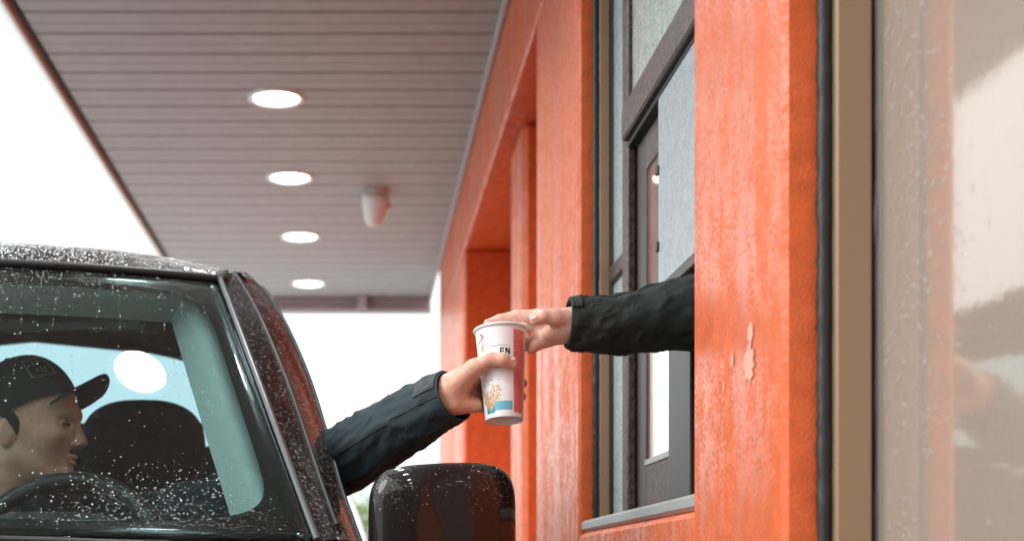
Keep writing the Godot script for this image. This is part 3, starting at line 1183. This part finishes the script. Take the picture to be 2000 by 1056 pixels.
func mirror_rows() -> Array:
	# rounded housing, broader towards the outside, flatter on the glass side
	var rows := super_rows(Vector3(.120, .110, .062), .42, .40, 34, 72)
	for i in rows.size():
		for j in rows[i].size():
			var p: Vector3 = rows[i][j]
			var q := p.x / .12
			p.y *= 1.0 + .05 * q
			if p.z < 0: p.z *= .55
			p.z -= .018 * q * q + .012 * q
			p.y -= .006 * q * q
			rows[i][j] = p
	return rows

func make_mirror(t: Node3D) -> Node3D:
	var m := group_node(t, "side_mirror")
	m.position = T(.88 + .134, 1.222, 2.405)
	put(m, "housing", grid(mirror_rows(), false, true), M["brown black paint"])
	put(m, "mirror_glass", grid(super_rows(Vector3(.105, .093, .004), .5, .45, 8, 40), false, true), M["mirror glass"], Vector3(0, 0, -.044))
	put(m, "arm", grid(tube_rows([Vector3(-.06, -.08, -.01), Vector3(-.115, -.085, -.03), Vector3(-.16, -.08, -.06)], [.032, .03, .036], 10, 14), false, true, true), M["black plastic"])
	return m

func drops(parent: Node3D, where: Callable, count: int, r0: float, r1: float, seed_: int, m := "rain water") -> void:
	var dome := lathe([Vector2(.0, .62), Vector2(.42, .54), Vector2(.76, .34), Vector2(.96, .12), Vector2(1.0, .0), Vector2(.0, -.02)], 10)
	var r := RandomNumberGenerator.new()
	r.seed = seed_
	var list := []
	for k in count:
		var s = where.call(r)
		if s == null: continue
		var n: Vector3 = s[1]
		var side := n.cross(Vector3(.3, .2, .9)).normalized()
		var size: float = lerpf(r0, r1, pow(r.randf(), 3.0)) * (s[2] if s.size() > 2 else 1.0)
		list.append(Transform3D(Basis(side * size * r.randf_range(.8, 1.2), n * size * r.randf_range(.8, 1.1), side.cross(n) * size * r.randf_range(.9, 1.25)), s[0] + n * .0004))
	var mm := MultiMesh.new()
	mm.transform_format = MultiMesh.TRANSFORM_3D
	mm.mesh = dome
	mm.instance_count = list.size()
	for k in list.size(): mm.set_instance_transform(k, list[k])
	var o := MultiMeshInstance3D.new()
	o.name = "raindrops"
	o.multimesh = mm
	o.material_override = M[m]
	parent.add_child(o, true)
	tag(o, "", "", "", "stuff")

func surf(f: Callable, u: float, v: float, out: Vector3) -> Array:
	var e := .004
	var p: Vector3 = f.call(u, v)
	var n: Vector3 = (f.call(u + e, v) - f.call(u - e, v)).cross(f.call(u, v + e) - f.call(u, v - e)).normalized()
	if n.dot(out) < 0: n = -n
	return [p, n]

func wet_truck(t: Node3D, mirror: Node3D) -> void:
	var glass := func(u, v): return shield(u, v)
	# scattered beads, a dense fringe under the roof edge, a patch low on the driver's side
	drops(t, func(r): return surf(glass, r.randf_range(.0, .995), r.randf_range(.02, .99), Vector3(0, 1, 1)), 700, .0005, .0015, 1)
	drops(t, func(r): return surf(glass, r.randf_range(.0, .99), 1.0 - absf(r.randfn(0, .06)), Vector3(0, 1, 1)), 1900, .0005, .0016, 2)
	drops(t, func(r):
		var u: float = r.randfn(.72, .13)
		var v: float = .03 + absf(r.randfn(0, .10))
		if u > .96 or v > .26: return null
		return surf(glass, u, v, Vector3(0, 1, 1)), 1000, .0006, .0020, 3)
	drops(t, func(r):
		var line: int = r.randi() % 12
		var u0 := .30 + .057 * line + .012 * sin(line * 7.0)
		var q: float = r.randf()
		var v: float = .95 - q * (.25 + .35 * absf(sin(line * 2.3)))
		return surf(glass, u0 + .01 * sin(v * 9 + line) - .02 * q, v, Vector3(0, 1, 1)), 200, .0006, .0020, 4)
	var rf := func(u, v): return roof_pt(u, v)
	drops(t, func(r): return surf(rf, r.randf_range(-.2, .99), pow(r.randf(), 1.3) * .7, Vector3(0, 1, .2)), 17000, .0009, .0030, 5)
	var pl := func(u, v): return pillar_pt(u, v, 1)
	drops(t, func(r): return surf(pl, r.randf(), r.randf_range(.08, 1.3), Vector3(1, .5, 1)), 6000, .0007, .0025, 6, "rain bead")
	var rows := mirror_rows()
	drops(mirror, func(r):
		var i: int = 17 + r.randi() % 16
		var j: int = r.randi() % 72
		var a: Vector3 = rows[i][j]; var b: Vector3 = rows[i][(j + 1) % 72]; var c: Vector3 = rows[i + 1][j]
		var p: Vector3 = a + (b - a) * r.randf() + (c - a) * r.randf()
		if r.randf() > .25 + .75 * smoothstep(-.02, .10, p.y): return null
		var n: Vector3 = (b - a).cross(c - a).normalized()
		if n.dot(p + Vector3(0, 0, .05)) < 0: n = -n
		return [p, n], 1700, .0005, .0015, 7, "rain bead")

# ---------------------------------------------------------------- cup
const CUP := Vector3(.2425, 1.4906, -2.52)

func make_cup() -> void:
	var c := thing("paper_cup", "white paper drink cup with printed sides passed between two hands", "cup", CUP)
	c.rotation_degrees = Vector3(-8, 0, 1.6)
	var h := .078
	var r0 := .0430
	var r1 := .0318
	put(c, "cup_wall", lathe([Vector2(r0, h), Vector2(lerpf(r0, r1, .5), 0), Vector2(r1, -h)], 72), M["cup paper print"])
	var rim := []
	for k in 13:
		var a := TAU * k / 12
		rim.append(Vector2(r0 - .0002 + .0024 * cos(a) + .0016, h + .0005 + .0024 * sin(a)))
	put(c, "rolled_rim", lathe(rim, 72), M["cup paper"])
	put(c, "base_rim", lathe([Vector2(r1 + .0004, -h + .012), Vector2(r1 + .0006, -h), Vector2(r1 - .0002, -h - .0015), Vector2(r1 - .0016, -h), Vector2(r1 - .002, -h + .009)], 72), M["cup paper"])
	put(c, "base_disc", lathe([Vector2(0, -h + .0075), Vector2(r1 - .002, -h + .0075)], 48), M["cup paper"])
	put(c, "inner_wall", lathe([Vector2(r0 - .0006, h), Vector2(r1 - .002, -h + .008)], 48), M["cup paper"])
	put(c, "lid", lathe([Vector2(0, h - .004), Vector2(r0 - .004, h - .004), Vector2(r0 - .002, h + .001)], 48), M["white plastic"])

# ---------------------------------------------------------------- people
func finger(list: Array, joints: Array, radii: Array, k := .0035) -> void:
	for i in joints.size() - 1:
		list.append(cap(joints[i], joints[i + 1], radii[i], radii[i + 1], .0075 if i == 0 else k))

func nail(parent: Node, at: Vector3, face: Vector3, along: Vector3, w := .0062, l := .0075) -> void:
	var rows := super_rows(Vector3(w, l, .0016), .7, .8, 8, 20)
	var z := face.normalized()
	var y := (along - z * along.dot(z)).normalized()
	var o := put(parent, "nail", grid(rows, false, true), M["nail"], at)
	o.basis = Basis(y.cross(z), y, z)

func sleeve(parent: Node, called: String, pts: Array, radii: Array, m: Material, seed_: float, amp := .006) -> Array:
	var f := func(t, a, p):
		var e := smoothstep(1.0, .93, t)
		var q := Vector3(cos(a), sin(a), 0)
		var w1 := N.get_noise_3d(q.x * 22 + seed_, q.y * 22, t * 130 + 14 * sin(a + seed_))
		var w2 := N.get_noise_3d(q.x * 45 - seed_, q.y * 45, t * 260 + 20 * cos(a * 2 + seed_))
		var ridge := 1.0 - absf(N.get_noise_3d(q.x * 26 + seed_ * 3, q.y * 26, t * 95)) * 3.0
		return amp * e * (.95 * w1 + .18 * w2 + .55 * pow(maxf(ridge, 0), 4.0))
	var rows := tube_rows(pts, radii, 150, 72, f)
	# turn the hem in so that the cuff has an edge
	var last: PackedVector3Array = rows[rows.size() - 1]
	var mid := Vector3.ZERO
	for p in last: mid += p
	mid /= last.size()
	var dirn: Vector3 = (spline(pts, 1.0) - spline(pts, .97)).normalized()
	for s in [[.97, .0015], [.93, .0], [.90, -.004], [.88, -.03]]:
		var row := PackedVector3Array()
		for p in last: row.append(mid + (p - mid) * s[0] + dirn * s[1])
		rows.append(row)
	put(parent, called, grid(rows, false, true), m)
	return rows

func seam_on(parent: Node, rows: Array, j: int, i0: int, i1: int, drift := 0.0) -> void:
	var pts := []
	var n: int = rows[0].size()
	for i in range(i0, i1, 3):
		var jj := posmod(j + int(drift * (i - i0)), n)
		pts.append(rows[i][jj])
	put(parent, "seam", tube(pts, .0013, pts.size() * 2, 6), M["black cap cloth"])

func band_on(parent: Node, called: String, rows: Array, i0: int, i1: int, j0: int, j1: int, lift: float, m: Material) -> void:
	var out := []
	var under := []
	var n: int = rows[0].size()
	for i in range(i0, i1 + 1):
		var mid := Vector3.ZERO
		for p in rows[i]: mid += p
		mid /= n
		var a := PackedVector3Array()
		var b := PackedVector3Array()
		for j in range(j0, j1 + 1):
			var p: Vector3 = rows[i][posmod(j, n)]
			a.append(p + (p - mid).normalized() * lift)
			b.append(p + (p - mid).normalized() * .0004)
		out.append(a); under.append(b)
	put(parent, called, slab(out, under), m)

func make_driver() -> void:
	var base := Vector3(-.5, .62, -3.2)
	var P := thing("person", "driver in a black cap and dark navy jacket reaching for the cup", "person", base)
	var o := CUP - base
	var q := func(a, b, c): return o + Vector3(a, b, c)
	# --- left hand round the cup: thumb in front, fingers behind
	var h := []
	var wr: Vector3 = q.call(-.088, -.032, -.002)
	h.append(cap(q.call(-.140, -.066, -.036), wr, .030, .025, .01))
	h.append(cap(q.call(-.090, -.014, -.002), q.call(-.050, .014, -.026), .019, .0135, .012))
	h.append(cap(q.call(-.090, -.026, -.008), q.call(-.052, -.007, -.032), .019, .0135, .012))
	h.append(cap(q.call(-.088, -.040, -.008), q.call(-.049, -.027, -.031), .018, .013, .012))
	h.append(cap(q.call(-.086, -.050, -.004), q.call(-.045, -.047, -.024), .0165, .0125, .012))
	h.append(cap(q.call(-.080, -.050, .006), q.call(-.046, -.050, -.004), .0155, .013, .012))
	h.append(cap(q.call(-.085, -.024, .006), q.call(-.050, .008, .026), .021, .0155, .012))
	h.append(cap(q.call(-.066, -.012, .000), q.call(-.048, -.004, -.010), .016, .012, .012))
	finger(h, [q.call(-.050, .008, .026), q.call(-.024, .021, .041), q.call(-.003, .0190, .0485), q.call(.0135, .0120, .0465)], [.0150, .0120, .0116, .0092], .004)
	finger(h, [q.call(-.050, .014, -.026), q.call(-.022, .016, -.052), q.call(.010, .014, -.053), q.call(.032, .011, -.037)], [.0125, .0105, .0095, .0082])
	finger(h, [q.call(-.052, -.007, -.032), q.call(-.020, -.007, -.054), q.call(.014, -.009, -.051), q.call(.0375, -.010, -.025)], [.0125, .0105, .0095, .0082])
	finger(h, [q.call(-.049, -.027, -.031), q.call(-.019, -.029, -.052), q.call(.013, -.031, -.048), q.call(.0355, -.033, -.022)], [.012, .010, .0092, .0080])
	finger(h, [q.call(-.045, -.047, -.024), q.call(-.022, -.050, -.046), q.call(.004, -.052, -.047), q.call(.022, -.053, -.036)], [.011, .009, .0082, .0072])
	var hand := nets(h, .0026)
	# --- head: looks to +x; built round its own middle
	var hc := Vector3(-.653, 1.440, -2.95) - base
	var tilt := Basis(Vector3(0, 0, 1), deg_to_rad(-5)) * Basis(Vector3.UP, deg_to_rad(-8))
	var k := func(x, y, z): return hc + tilt * Vector3(x, y, z)
	var hd := []
	hd.append(ell(k.call(-.012, .038, 0), Vector3(.100, .092, .077), .02, tilt))
	hd.append(ell(k.call(.030, -.020, 0), Vector3(.062, .085, .064), .03, tilt))
	hd.append(cap(k.call(.020, -.070, .0), k.call(.070, -.092, 0), .042, .026, .025))
	hd.append(cap(k.call(-.01, -.055, .045), k.call(.066, -.092, .018), .022, .018, .02))
	hd.append(cap(k.call(-.01, -.055, -.045), k.call(.066, -.092, -.018), .022, .018, .02))
	hd.append(ell(k.call(.083, -.096, 0), Vector3(.017, .016, .020), .012, tilt))
	hd.append(cap(k.call(.078, .035, .022), k.call(.080, .035, -.022), .014, .014, .016))
	hd.append(cap(k.call(.086, .022, 0), k.call(.106, -.016, 0), .0085, .0105, .008))
	hd.append(ell(k.call(.104, -.020, 0), Vector3(.012, .009, .010), .005, tilt))
	for s in [-1, 1]:
		hd.append(ell(k.call(.096, -.024, .011 * s), Vector3(.010, .007, .007), .004, tilt))
		hd.append(ell(k.call(.056, -.012, .042 * s), Vector3(.026, .022, .022), .02, tilt))
		hd.append(ell(k.call(.079, .014, .033 * s), Vector3(.016, .011, .015), .010, tilt, -1.0))
		hd.append(ell(k.call(.070, .013, .031 * s), Vector3(.0125, .0125, .0125), .002, tilt))
		hd.append(ell(k.call(-.022, -.012, .073 * s), Vector3(.018, .031, .008), .006, tilt * Basis(Vector3.UP, .35 * s)))
		hd.append(ell(k.call(-.017, -.008, .083 * s), Vector3(.008, .015, .004), .004, tilt, -1.0))
	hd.append(ell(k.call(.089, -.048, 0), Vector3(.0105, .0060, .019), .007, tilt))
	hd.append(ell(k.call(.088, -.060, 0), Vector3(.0095, .0060, .017), .007, tilt))
	hd.append(ell(k.call(.100, -.054, 0), Vector3(.010, .0010, .016), .003, tilt, -1.0))
	hd.append(cap(k.call(-.035, -.05, 0), k.call(-.06, -.17, .02), .056, .062, .03))
	var head := nets(hd, .004)
	# --- the rest of the body under the clothes
	var bd := []
	var hip := Vector3(-.50, .82, -3.22) - base
	var chest := Vector3(-.55, 1.13, -3.08) - base
	var neck := Vector3(-.66, 1.27, -2.99) - base
	var shl := Vector3(-.36, 1.235, -2.95) - base
	var shr := Vector3(-.76, 1.18, -3.12) - base
	var elb := Vector3(-.075, 1.335, -2.745) - base
	bd.append(cap(hip, chest, .13, .15, .05))
	bd.append(cap(chest, neck, .14, .06, .06))
	bd.append(cap(shr, shl, .075, .07, .05))
	bd.append(cap(shl, elb, .05, .04, .03))
	bd.append(cap(elb, q.call(-.140, -.066, -.036), .034, .027, .02))
	bd.append(cap(shr, Vector3(-.80, .93, -2.98) - base, .055, .045, .03))
	bd.append(cap(Vector3(-.80, .93, -2.98) - base, Vector3(-.66, 1.02, -2.83) - base, .045, .032, .02))
	for s in [-1, 1]:
		bd.append(cap(hip + Vector3(.1 * s, -.02, 0), hip + Vector3(.13 * s, -.02, .42), .085, .065, .04))
		bd.append(cap(hip + Vector3(.13 * s, -.02, .42), hip + Vector3(.13 * s, -.36, .58), .06, .045, .03))
	var body := nets(bd, .016)
	put(P, "body", join([body, hand, head]), M["driver skin"])
	nail(P, q.call(.0105, .0215, .0515), Vector3(.25, .75, .6), Vector3(1, -.25, 0))
	# --- jacket
	var jk := []
	jk.append(cap(hip, chest, .15, .175, .05))
	jk.append(cap(chest, neck + Vector3(.02, -.05, -.01), .165, .09, .06))
	jk.append(cap(shr, shl, .095, .09, .05))
	jk.append(cap(shr, Vector3(-.80, .93, -2.98) - base, .075, .065, .03))
	jk.append(cap(Vector3(-.80, .93, -2.98) - base, Vector3(-.69, 1.0, -2.85) - base, .062, .05, .02))
	jk.append(cap(neck + Vector3(-.02, .0, 0), neck + Vector3(-.03, .035, .0), .082, .080, .03))
	put(P, "jacket", join([nets(jk, .014, .012, 1.0)]), M["navy softshell"])
	var pts := [shl + Vector3(-.05, -.01, 0), shl.lerp(elb, .5) + Vector3(0, .0, 0), elb + Vector3(-.01, .005, 0), elb.lerp(wr, .35), elb.lerp(wr, .70), q.call(-.082, -.034, -.004)]
	var rows := sleeve(P, "sleeve", pts, [.085, .076, .066, .060, .053, .0455], M["navy softshell"], 3.0, .0065)
	seam_on(P, rows, 70, 70, 150, .02)
	seam_on(P, rows, 59, 40, 150, .0)
	band_on(P, "cuff_strap", rows, 134, 148, 3, 22, .0024, M["grey strap cloth"])
	# --- cap
	var cp := group_node(P, "cap")
	var ct := tilt * Basis(Vector3(0, 0, 1), deg_to_rad(27))
	var cc: Vector3 = k.call(-.012, .040, 0)
	var crown := []
	for i in 15:
		var la := lerpf(-.05, PI / 2, i / 14.0)
		var row := PackedVector3Array()
		for j in 48:
			var lo := TAU * j / 48
			var r := pow(cos(la), .8)
			row.append(cc + ct * Vector3(.1065 * r * cos(lo) - .002, .108 * sin(la) - .004, .0845 * r * sin(lo)))
		crown.append(row)
	put(cp, "crown", grid(crown, false, true), M["black cap cloth"])
	var bt := []
	var bb := []
	for i in 9:
		var a := PackedVector3Array()
		var b := PackedVector3Array()
		for j in 21:
			var w := -1 + 2 * j / 20.0
			var len_ := i / 8.0
			var x := lerpf(.098 * sqrt(1 - .55 * w * w), .104 + .072 * pow(1 - w * w, .5) , len_)
			var z := .080 * w * lerpf(.88, .92, len_)
			var p := Vector3(x, -.004 - .022 * w * w + .004 * len_, z)
			a.append(cc + ct * p)
			b.append(cc + ct * (p + Vector3(0, -.004, 0)))
		bt.append(a); bb.append(b)
	put(cp, "brim", slab(bt, bb), M["black cap cloth"])
	put(cp, "button", grid(super_rows(Vector3(.008, .004, .008), 1, 1, 6, 12), false, true), M["black cap cloth"], cc + ct * Vector3(0, .106, 0))
	# outlined patch on the side of the crown, turned to the front
	var patch := group_node(cp, "patch")
	var on := func(s, v):
		var lo := lerpf(.45, 1.02, s)
		var la := lerpf(.35, .82, v)
		var r := pow(cos(la), .8)
		return cc + ct * (Vector3(.1065 * r * cos(lo) - .002, .108 * sin(la) - .004, .0845 * r * sin(lo)) * 1.012)
	var strokes := [[0, 0, 1, 0], [1, 0, 1, 1], [1, 1, 0, 1], [0, 1, 0, 0], [.3, .68, .45, .84], [.45, .6, .3, .84], [.55, .62, .72, .62], [.62, .55, .62, .84], [.3, .2, .3, .42], [.3, .2, .46, .2], [.46, .2, .46, .42], [.56, .22, .72, .40], [.72, .22, .56, .40]]
	for sgm in strokes:
		var line := []
		for i in 7: line.append(on.call(lerpf(sgm[0], sgm[2], i / 6.0), lerpf(sgm[1], sgm[3], i / 6.0)))
		put(patch, "stitch", tube(line, .0011, 10, 6), M["cap print"])
	# --- short hair, brows, stubble patch as thin shells
	var hr := []
	hr.append(ell(k.call(-.030, .012, 0), Vector3(.088, .080, .0795), .01, tilt))
	hr.append(ell(k.call(.020, .055, 0), Vector3(.075, .03, .072), .01, tilt, -1.0))
	hr.append(ell(k.call(.055, -.03, 0), Vector3(.078, .11, .09), .004, tilt, -1.0))
	hr.append(ell(k.call(-.02, -.05, .075), Vector3(.028, .035, .03), .004, tilt, -1.0))
	hr.append(ell(k.call(-.02, -.05, -.075), Vector3(.028, .035, .03), .004, tilt, -1.0))
	put(P, "hair", join([nets(hr, .005)]), M["hair"])
	for s in [-1, 1]:
		put(P, "eyelid_line", tube([k.call(.0865, .012, .024 * s), k.call(.0835, .0135, .032 * s), k.call(.077, .012, .041 * s)], .0019, 10, 6), M["hair"])
	var bd2 := []
	bd2.append(cap(k.call(.020, -.070, .0), k.call(.070, -.092, 0), .0436, .0278, .025))
	bd2.append(ell(k.call(.083, -.096, 0), Vector3(.0177, .0167, .0207), .012, tilt))
	bd2.append(ell(k.call(.0900, -.0385, 0), Vector3(.0100, .0062, .021), .004, tilt))
	bd2.append(ell(k.call(.052, -.026, 0), Vector3(.026, .040, .1), .006, tilt, -1.0))
	bd2.append(ell(k.call(.094, -.056, 0), Vector3(.020, .010, .024), .004, tilt, -1.0))
	put(P, "stubble", join([nets(bd2, .004)]), M["stubble"])

func make_worker() -> void:
	var base := Vector3(1.02, .12, -2.42)
	var P := thing("person", "window attendant in a black jacket handing the cup out with one arm", "person", base)
	var o := CUP - base
	var q := func(a, b, c): return o + Vector3(a, b, c)
	var h := []
	h.append(cap(q.call(.190, .084, -.010), q.call(.124, .087, -.002), .031, .0265, .01))
	h.append(cap(q.call(.122, .097, -.002), q.call(.068, .102, -.010), .0180, .0128, .012))
	h.append(cap(q.call(.122, .090, -.006), q.call(.068, .090, -.024), .0185, .0125, .012))
	h.append(cap(q.call(.122, .080, -.004), q.call(.072, .074, -.024), .0180, .0120, .012))
	h.append(cap(q.call(.120, .073, .000), q.call(.076, .062, -.014), .0165, .0115, .012))
	h.append(cap(q.call(.122, .092, .010), q.call(.086, .094, .024), .0185, .0140, .010))
	h.append(cap(q.call(.110, .078, .010), q.call(.080, .070, .004), .0140, .0110, .010))
	finger(h, [q.call(.086, .094, .024), q.call(.066, .0945, .0315), q.call(.0525, .0885, .0320)], [.0138, .0112, .0095], .004)
	finger(h, [q.call(.068, .102, -.010), q.call(.026, .1035, -.017), q.call(-.003, .0975, -.018), q.call(-.023, .0905, -.016)], [.0125, .0105, .0092, .0078])
	finger(h, [q.call(.068, .090, -.024), q.call(.034, .092, -.056), q.call(.004, .078, -.062), q.call(-.014, .066, -.058)], [.0125, .0105, .0092, .0080])
	finger(h, [q.call(.072, .074, -.024), q.call(.056, .064, -.040), q.call(.034, .054, -.050), q.call(.016, .048, -.053)], [.0120, .0102, .0090, .0080])
	finger(h, [q.call(.076, .062, -.014), q.call(.060, .054, -.014), q.call(.0505, .0475, -.016)], [.0112, .0098, .0085])
	var hand := nets(h, .0026)
	var bd := []
	var sh := Vector3(.93, 1.50, -2.44) - base
	var sh2 := Vector3(1.30, 1.49, -2.38) - base
	var elb := Vector3(.665, 1.585, -2.515) - base
	var hip := Vector3(0, .92, 0)
	bd.append(cap(hip, Vector3(.06, 1.28, 0), .14, .16, .05))
	bd.append(cap(sh, sh2, .07, .07, .05))
	bd.append(cap(Vector3(.09, 1.38, 0), Vector3(.09, 1.52, .01), .062, .055, .03))
	bd.append(cap(sh, elb, .05, .042, .03))
	bd.append(cap(elb, q.call(.190, .084, -.010), .036, .029, .02))
	bd.append(cap(sh2, sh2 + Vector3(.05, -.28, .02), .05, .042, .03))
	bd.append(cap(sh2 + Vector3(.05, -.28, .02), sh2 + Vector3(-.02, -.42, .2), .042, .032, .03))
	for s in [-1, 1]:
		bd.append(cap(hip + Vector3(.09 * s, -.04, 0), Vector3(.11 * s, .48, .01), .085, .06, .04))
		bd.append(cap(Vector3(.11 * s, .48, .01), Vector3(.11 * s, .08, -.01), .055, .04, .02))
	var hc := Vector3(.07, 1.63, .02)
	bd.append(ell(hc + Vector3(.01, .03, 0), Vector3(.098, .098, .078), .03))
	bd.append(cap(hc + Vector3(-.03, -.03, 0), hc + Vector3(-.065, -.085, 0), .060, .034, .03))
	bd.append(cap(hc + Vector3(-.082, .02, 0), hc + Vector3(-.108, -.02, 0), .009, .012, .012))
	for s in [-1, 1]:
		bd.append(ell(hc + Vector3(.015, -.01, .078 * s), Vector3(.018, .03, .010), .008))
	put(P, "body", join([nets(bd, .014), hand]), M["worker skin"])
	nail(P, q.call(.0485, .0935, .0385), Vector3(-.25, .45, .85), Vector3(-1, -.4, 0))
	nail(P, q.call(-.0225, .0965, -.0135), Vector3(-.2, .9, .35), Vector3(-1, -.35, 0), .005, .006)
	var jk := []
	jk.append(cap(hip, Vector3(.06, 1.27, 0), .165, .185, .05))
	jk.append(cap(sh, sh2, .09, .09, .06))
	jk.append(cap(sh2, sh2 + Vector3(.05, -.28, .02), .072, .065, .03))
	jk.append(cap(sh2 + Vector3(.05, -.28, .02), sh2 + Vector3(-.01, -.39, .17), .064, .052, .03))
	put(P, "jacket", join([nets(jk, .016, .012, 1.0)]), M["black softshell"])
	var tr := []
	for s in [-1, 1]:
		tr.append(cap(hip + Vector3(.09 * s, -.04, 0), Vector3(.11 * s, .48, .01), .10, .075, .05))
		tr.append(cap(Vector3(.11 * s, .48, .01), Vector3(.11 * s, .06, -.01), .072, .06, .03))
	put(P, "trousers", join([nets(tr, .018)]), M["black softshell"])
	var hr := [ell(hc + Vector3(.018, .045, 0), Vector3(.102, .092, .084), .01), ell(hc + Vector3(-.09, -.03, 0), Vector3(.08, .10, .1), .01, Basis.IDENTITY, -1.0)]
	put(P, "hair", join([nets(hr, .009)]), M["hair"])
	var pts := [sh + Vector3(.03, 0, 0), sh.lerp(elb, .5), elb + Vector3(.02, .012, 0), q.call(.310, .105, -.008), q.call(.225, .090, -.006), q.call(.160, .086, -.003), q.call(.112, .088, -.001)]
	var rows := sleeve(P, "sleeve", pts, [.095, .085, .072, .061, .051, .0465, .0425], M["black softshell"], 11.0, .0058)
	seam_on(P, rows, 20, 60, 150, .03)
	band_on(P, "cuff_tab", rows, 139, 150, 4, 30, .0032, M["black softshell"])

# ---------------------------------------------------------------- far planting
func make_trees() -> void:
	var r := RandomNumberGenerator.new()
	r.seed = 44
	for s in [[.7, 34.0, 3.0, "low green tree standing beyond the end of the lane"], [-7.0, 39.0, 2.9, "broad green tree far off behind the dark pickup"], [-15.0, 36.0, 3.1, "rounded green tree at the far side of the yard"]]:
		var t := thing("tree", s[3], "tree", Vector3(s[0], 0, -s[1]), "low trees beyond the lane")
		put(t, "trunk", grid(tube_rows([Vector3(0, -.05, 0), Vector3(.04, .5, 0), Vector3(-.02, 1.1, .03), Vector3(.02, 2.0, 0)], [.11, .09, .07, .03], 16, 10), false, true, true), M["bark"])
		var st := SurfaceTool.new()
		st.begin(Mesh.PRIMITIVE_TRIANGLES)
		st.set_smooth_group(-1)
		var clumps := []
		for k in 26:
			clumps.append([Vector3(r.randfn(0, .75), s[2] * r.randf_range(.38, .86), r.randfn(0, .7)), r.randf_range(.28, .55)])
		for k in 5200:
			var c = clumps[r.randi() % clumps.size()]
			var dir := Vector3(r.randfn(), r.randfn(), r.randfn()).normalized()
			var p: Vector3 = c[0] + dir * c[1] * pow(r.randf(), .4)
			if p.y > s[2] + .15: continue
			var a := Vector3(r.randfn(), r.randfn(), r.randfn()).normalized()
			var b := a.cross(dir + Vector3(.1, .2, .05)).normalized()
			var l := r.randf_range(.05, .09)
			for v in [p - a * l, p + b * l * .5, p + a * l, p - a * l, p + a * l, p - b * l * .5]: st.add_vertex(v)
		st.generate_normals()
		put(t, "crown", st.commit(), M["leaf"])

# ----------------------------------------------------------------
func _ready() -> void:
	rng.seed = 7
	N.seed = 12
	N.noise_type = FastNoiseLite.TYPE_SIMPLEX_SMOOTH
	N.frequency = .05
	N.fractal_octaves = 2
	make_camera_and_light()
	make_materials()
	print("materials ", Time.get_ticks_msec())
	make_setting()
	make_building()
	make_added_building()
	make_canopy()
	make_lamps()
	var truck := make_truck("pickup_truck", "dark brown pickup covered in raindrops with the driver's window down", Vector3(-.88, 0, -3.7), M["brown black paint"], true)
	var mirror := make_mirror(truck)
	wet_truck(truck, mirror)
	make_truck("pickup_truck", "white pickup waiting in the lane behind the dark one", Vector3(-.78, 0, -10.5), M["white paint"], false)
	print("trucks ", Time.get_ticks_msec())
	make_cup()
	make_driver()
	print("driver ", Time.get_ticks_msec())
	make_worker()
	make_trees()
	print("done ", Time.get_ticks_msec())
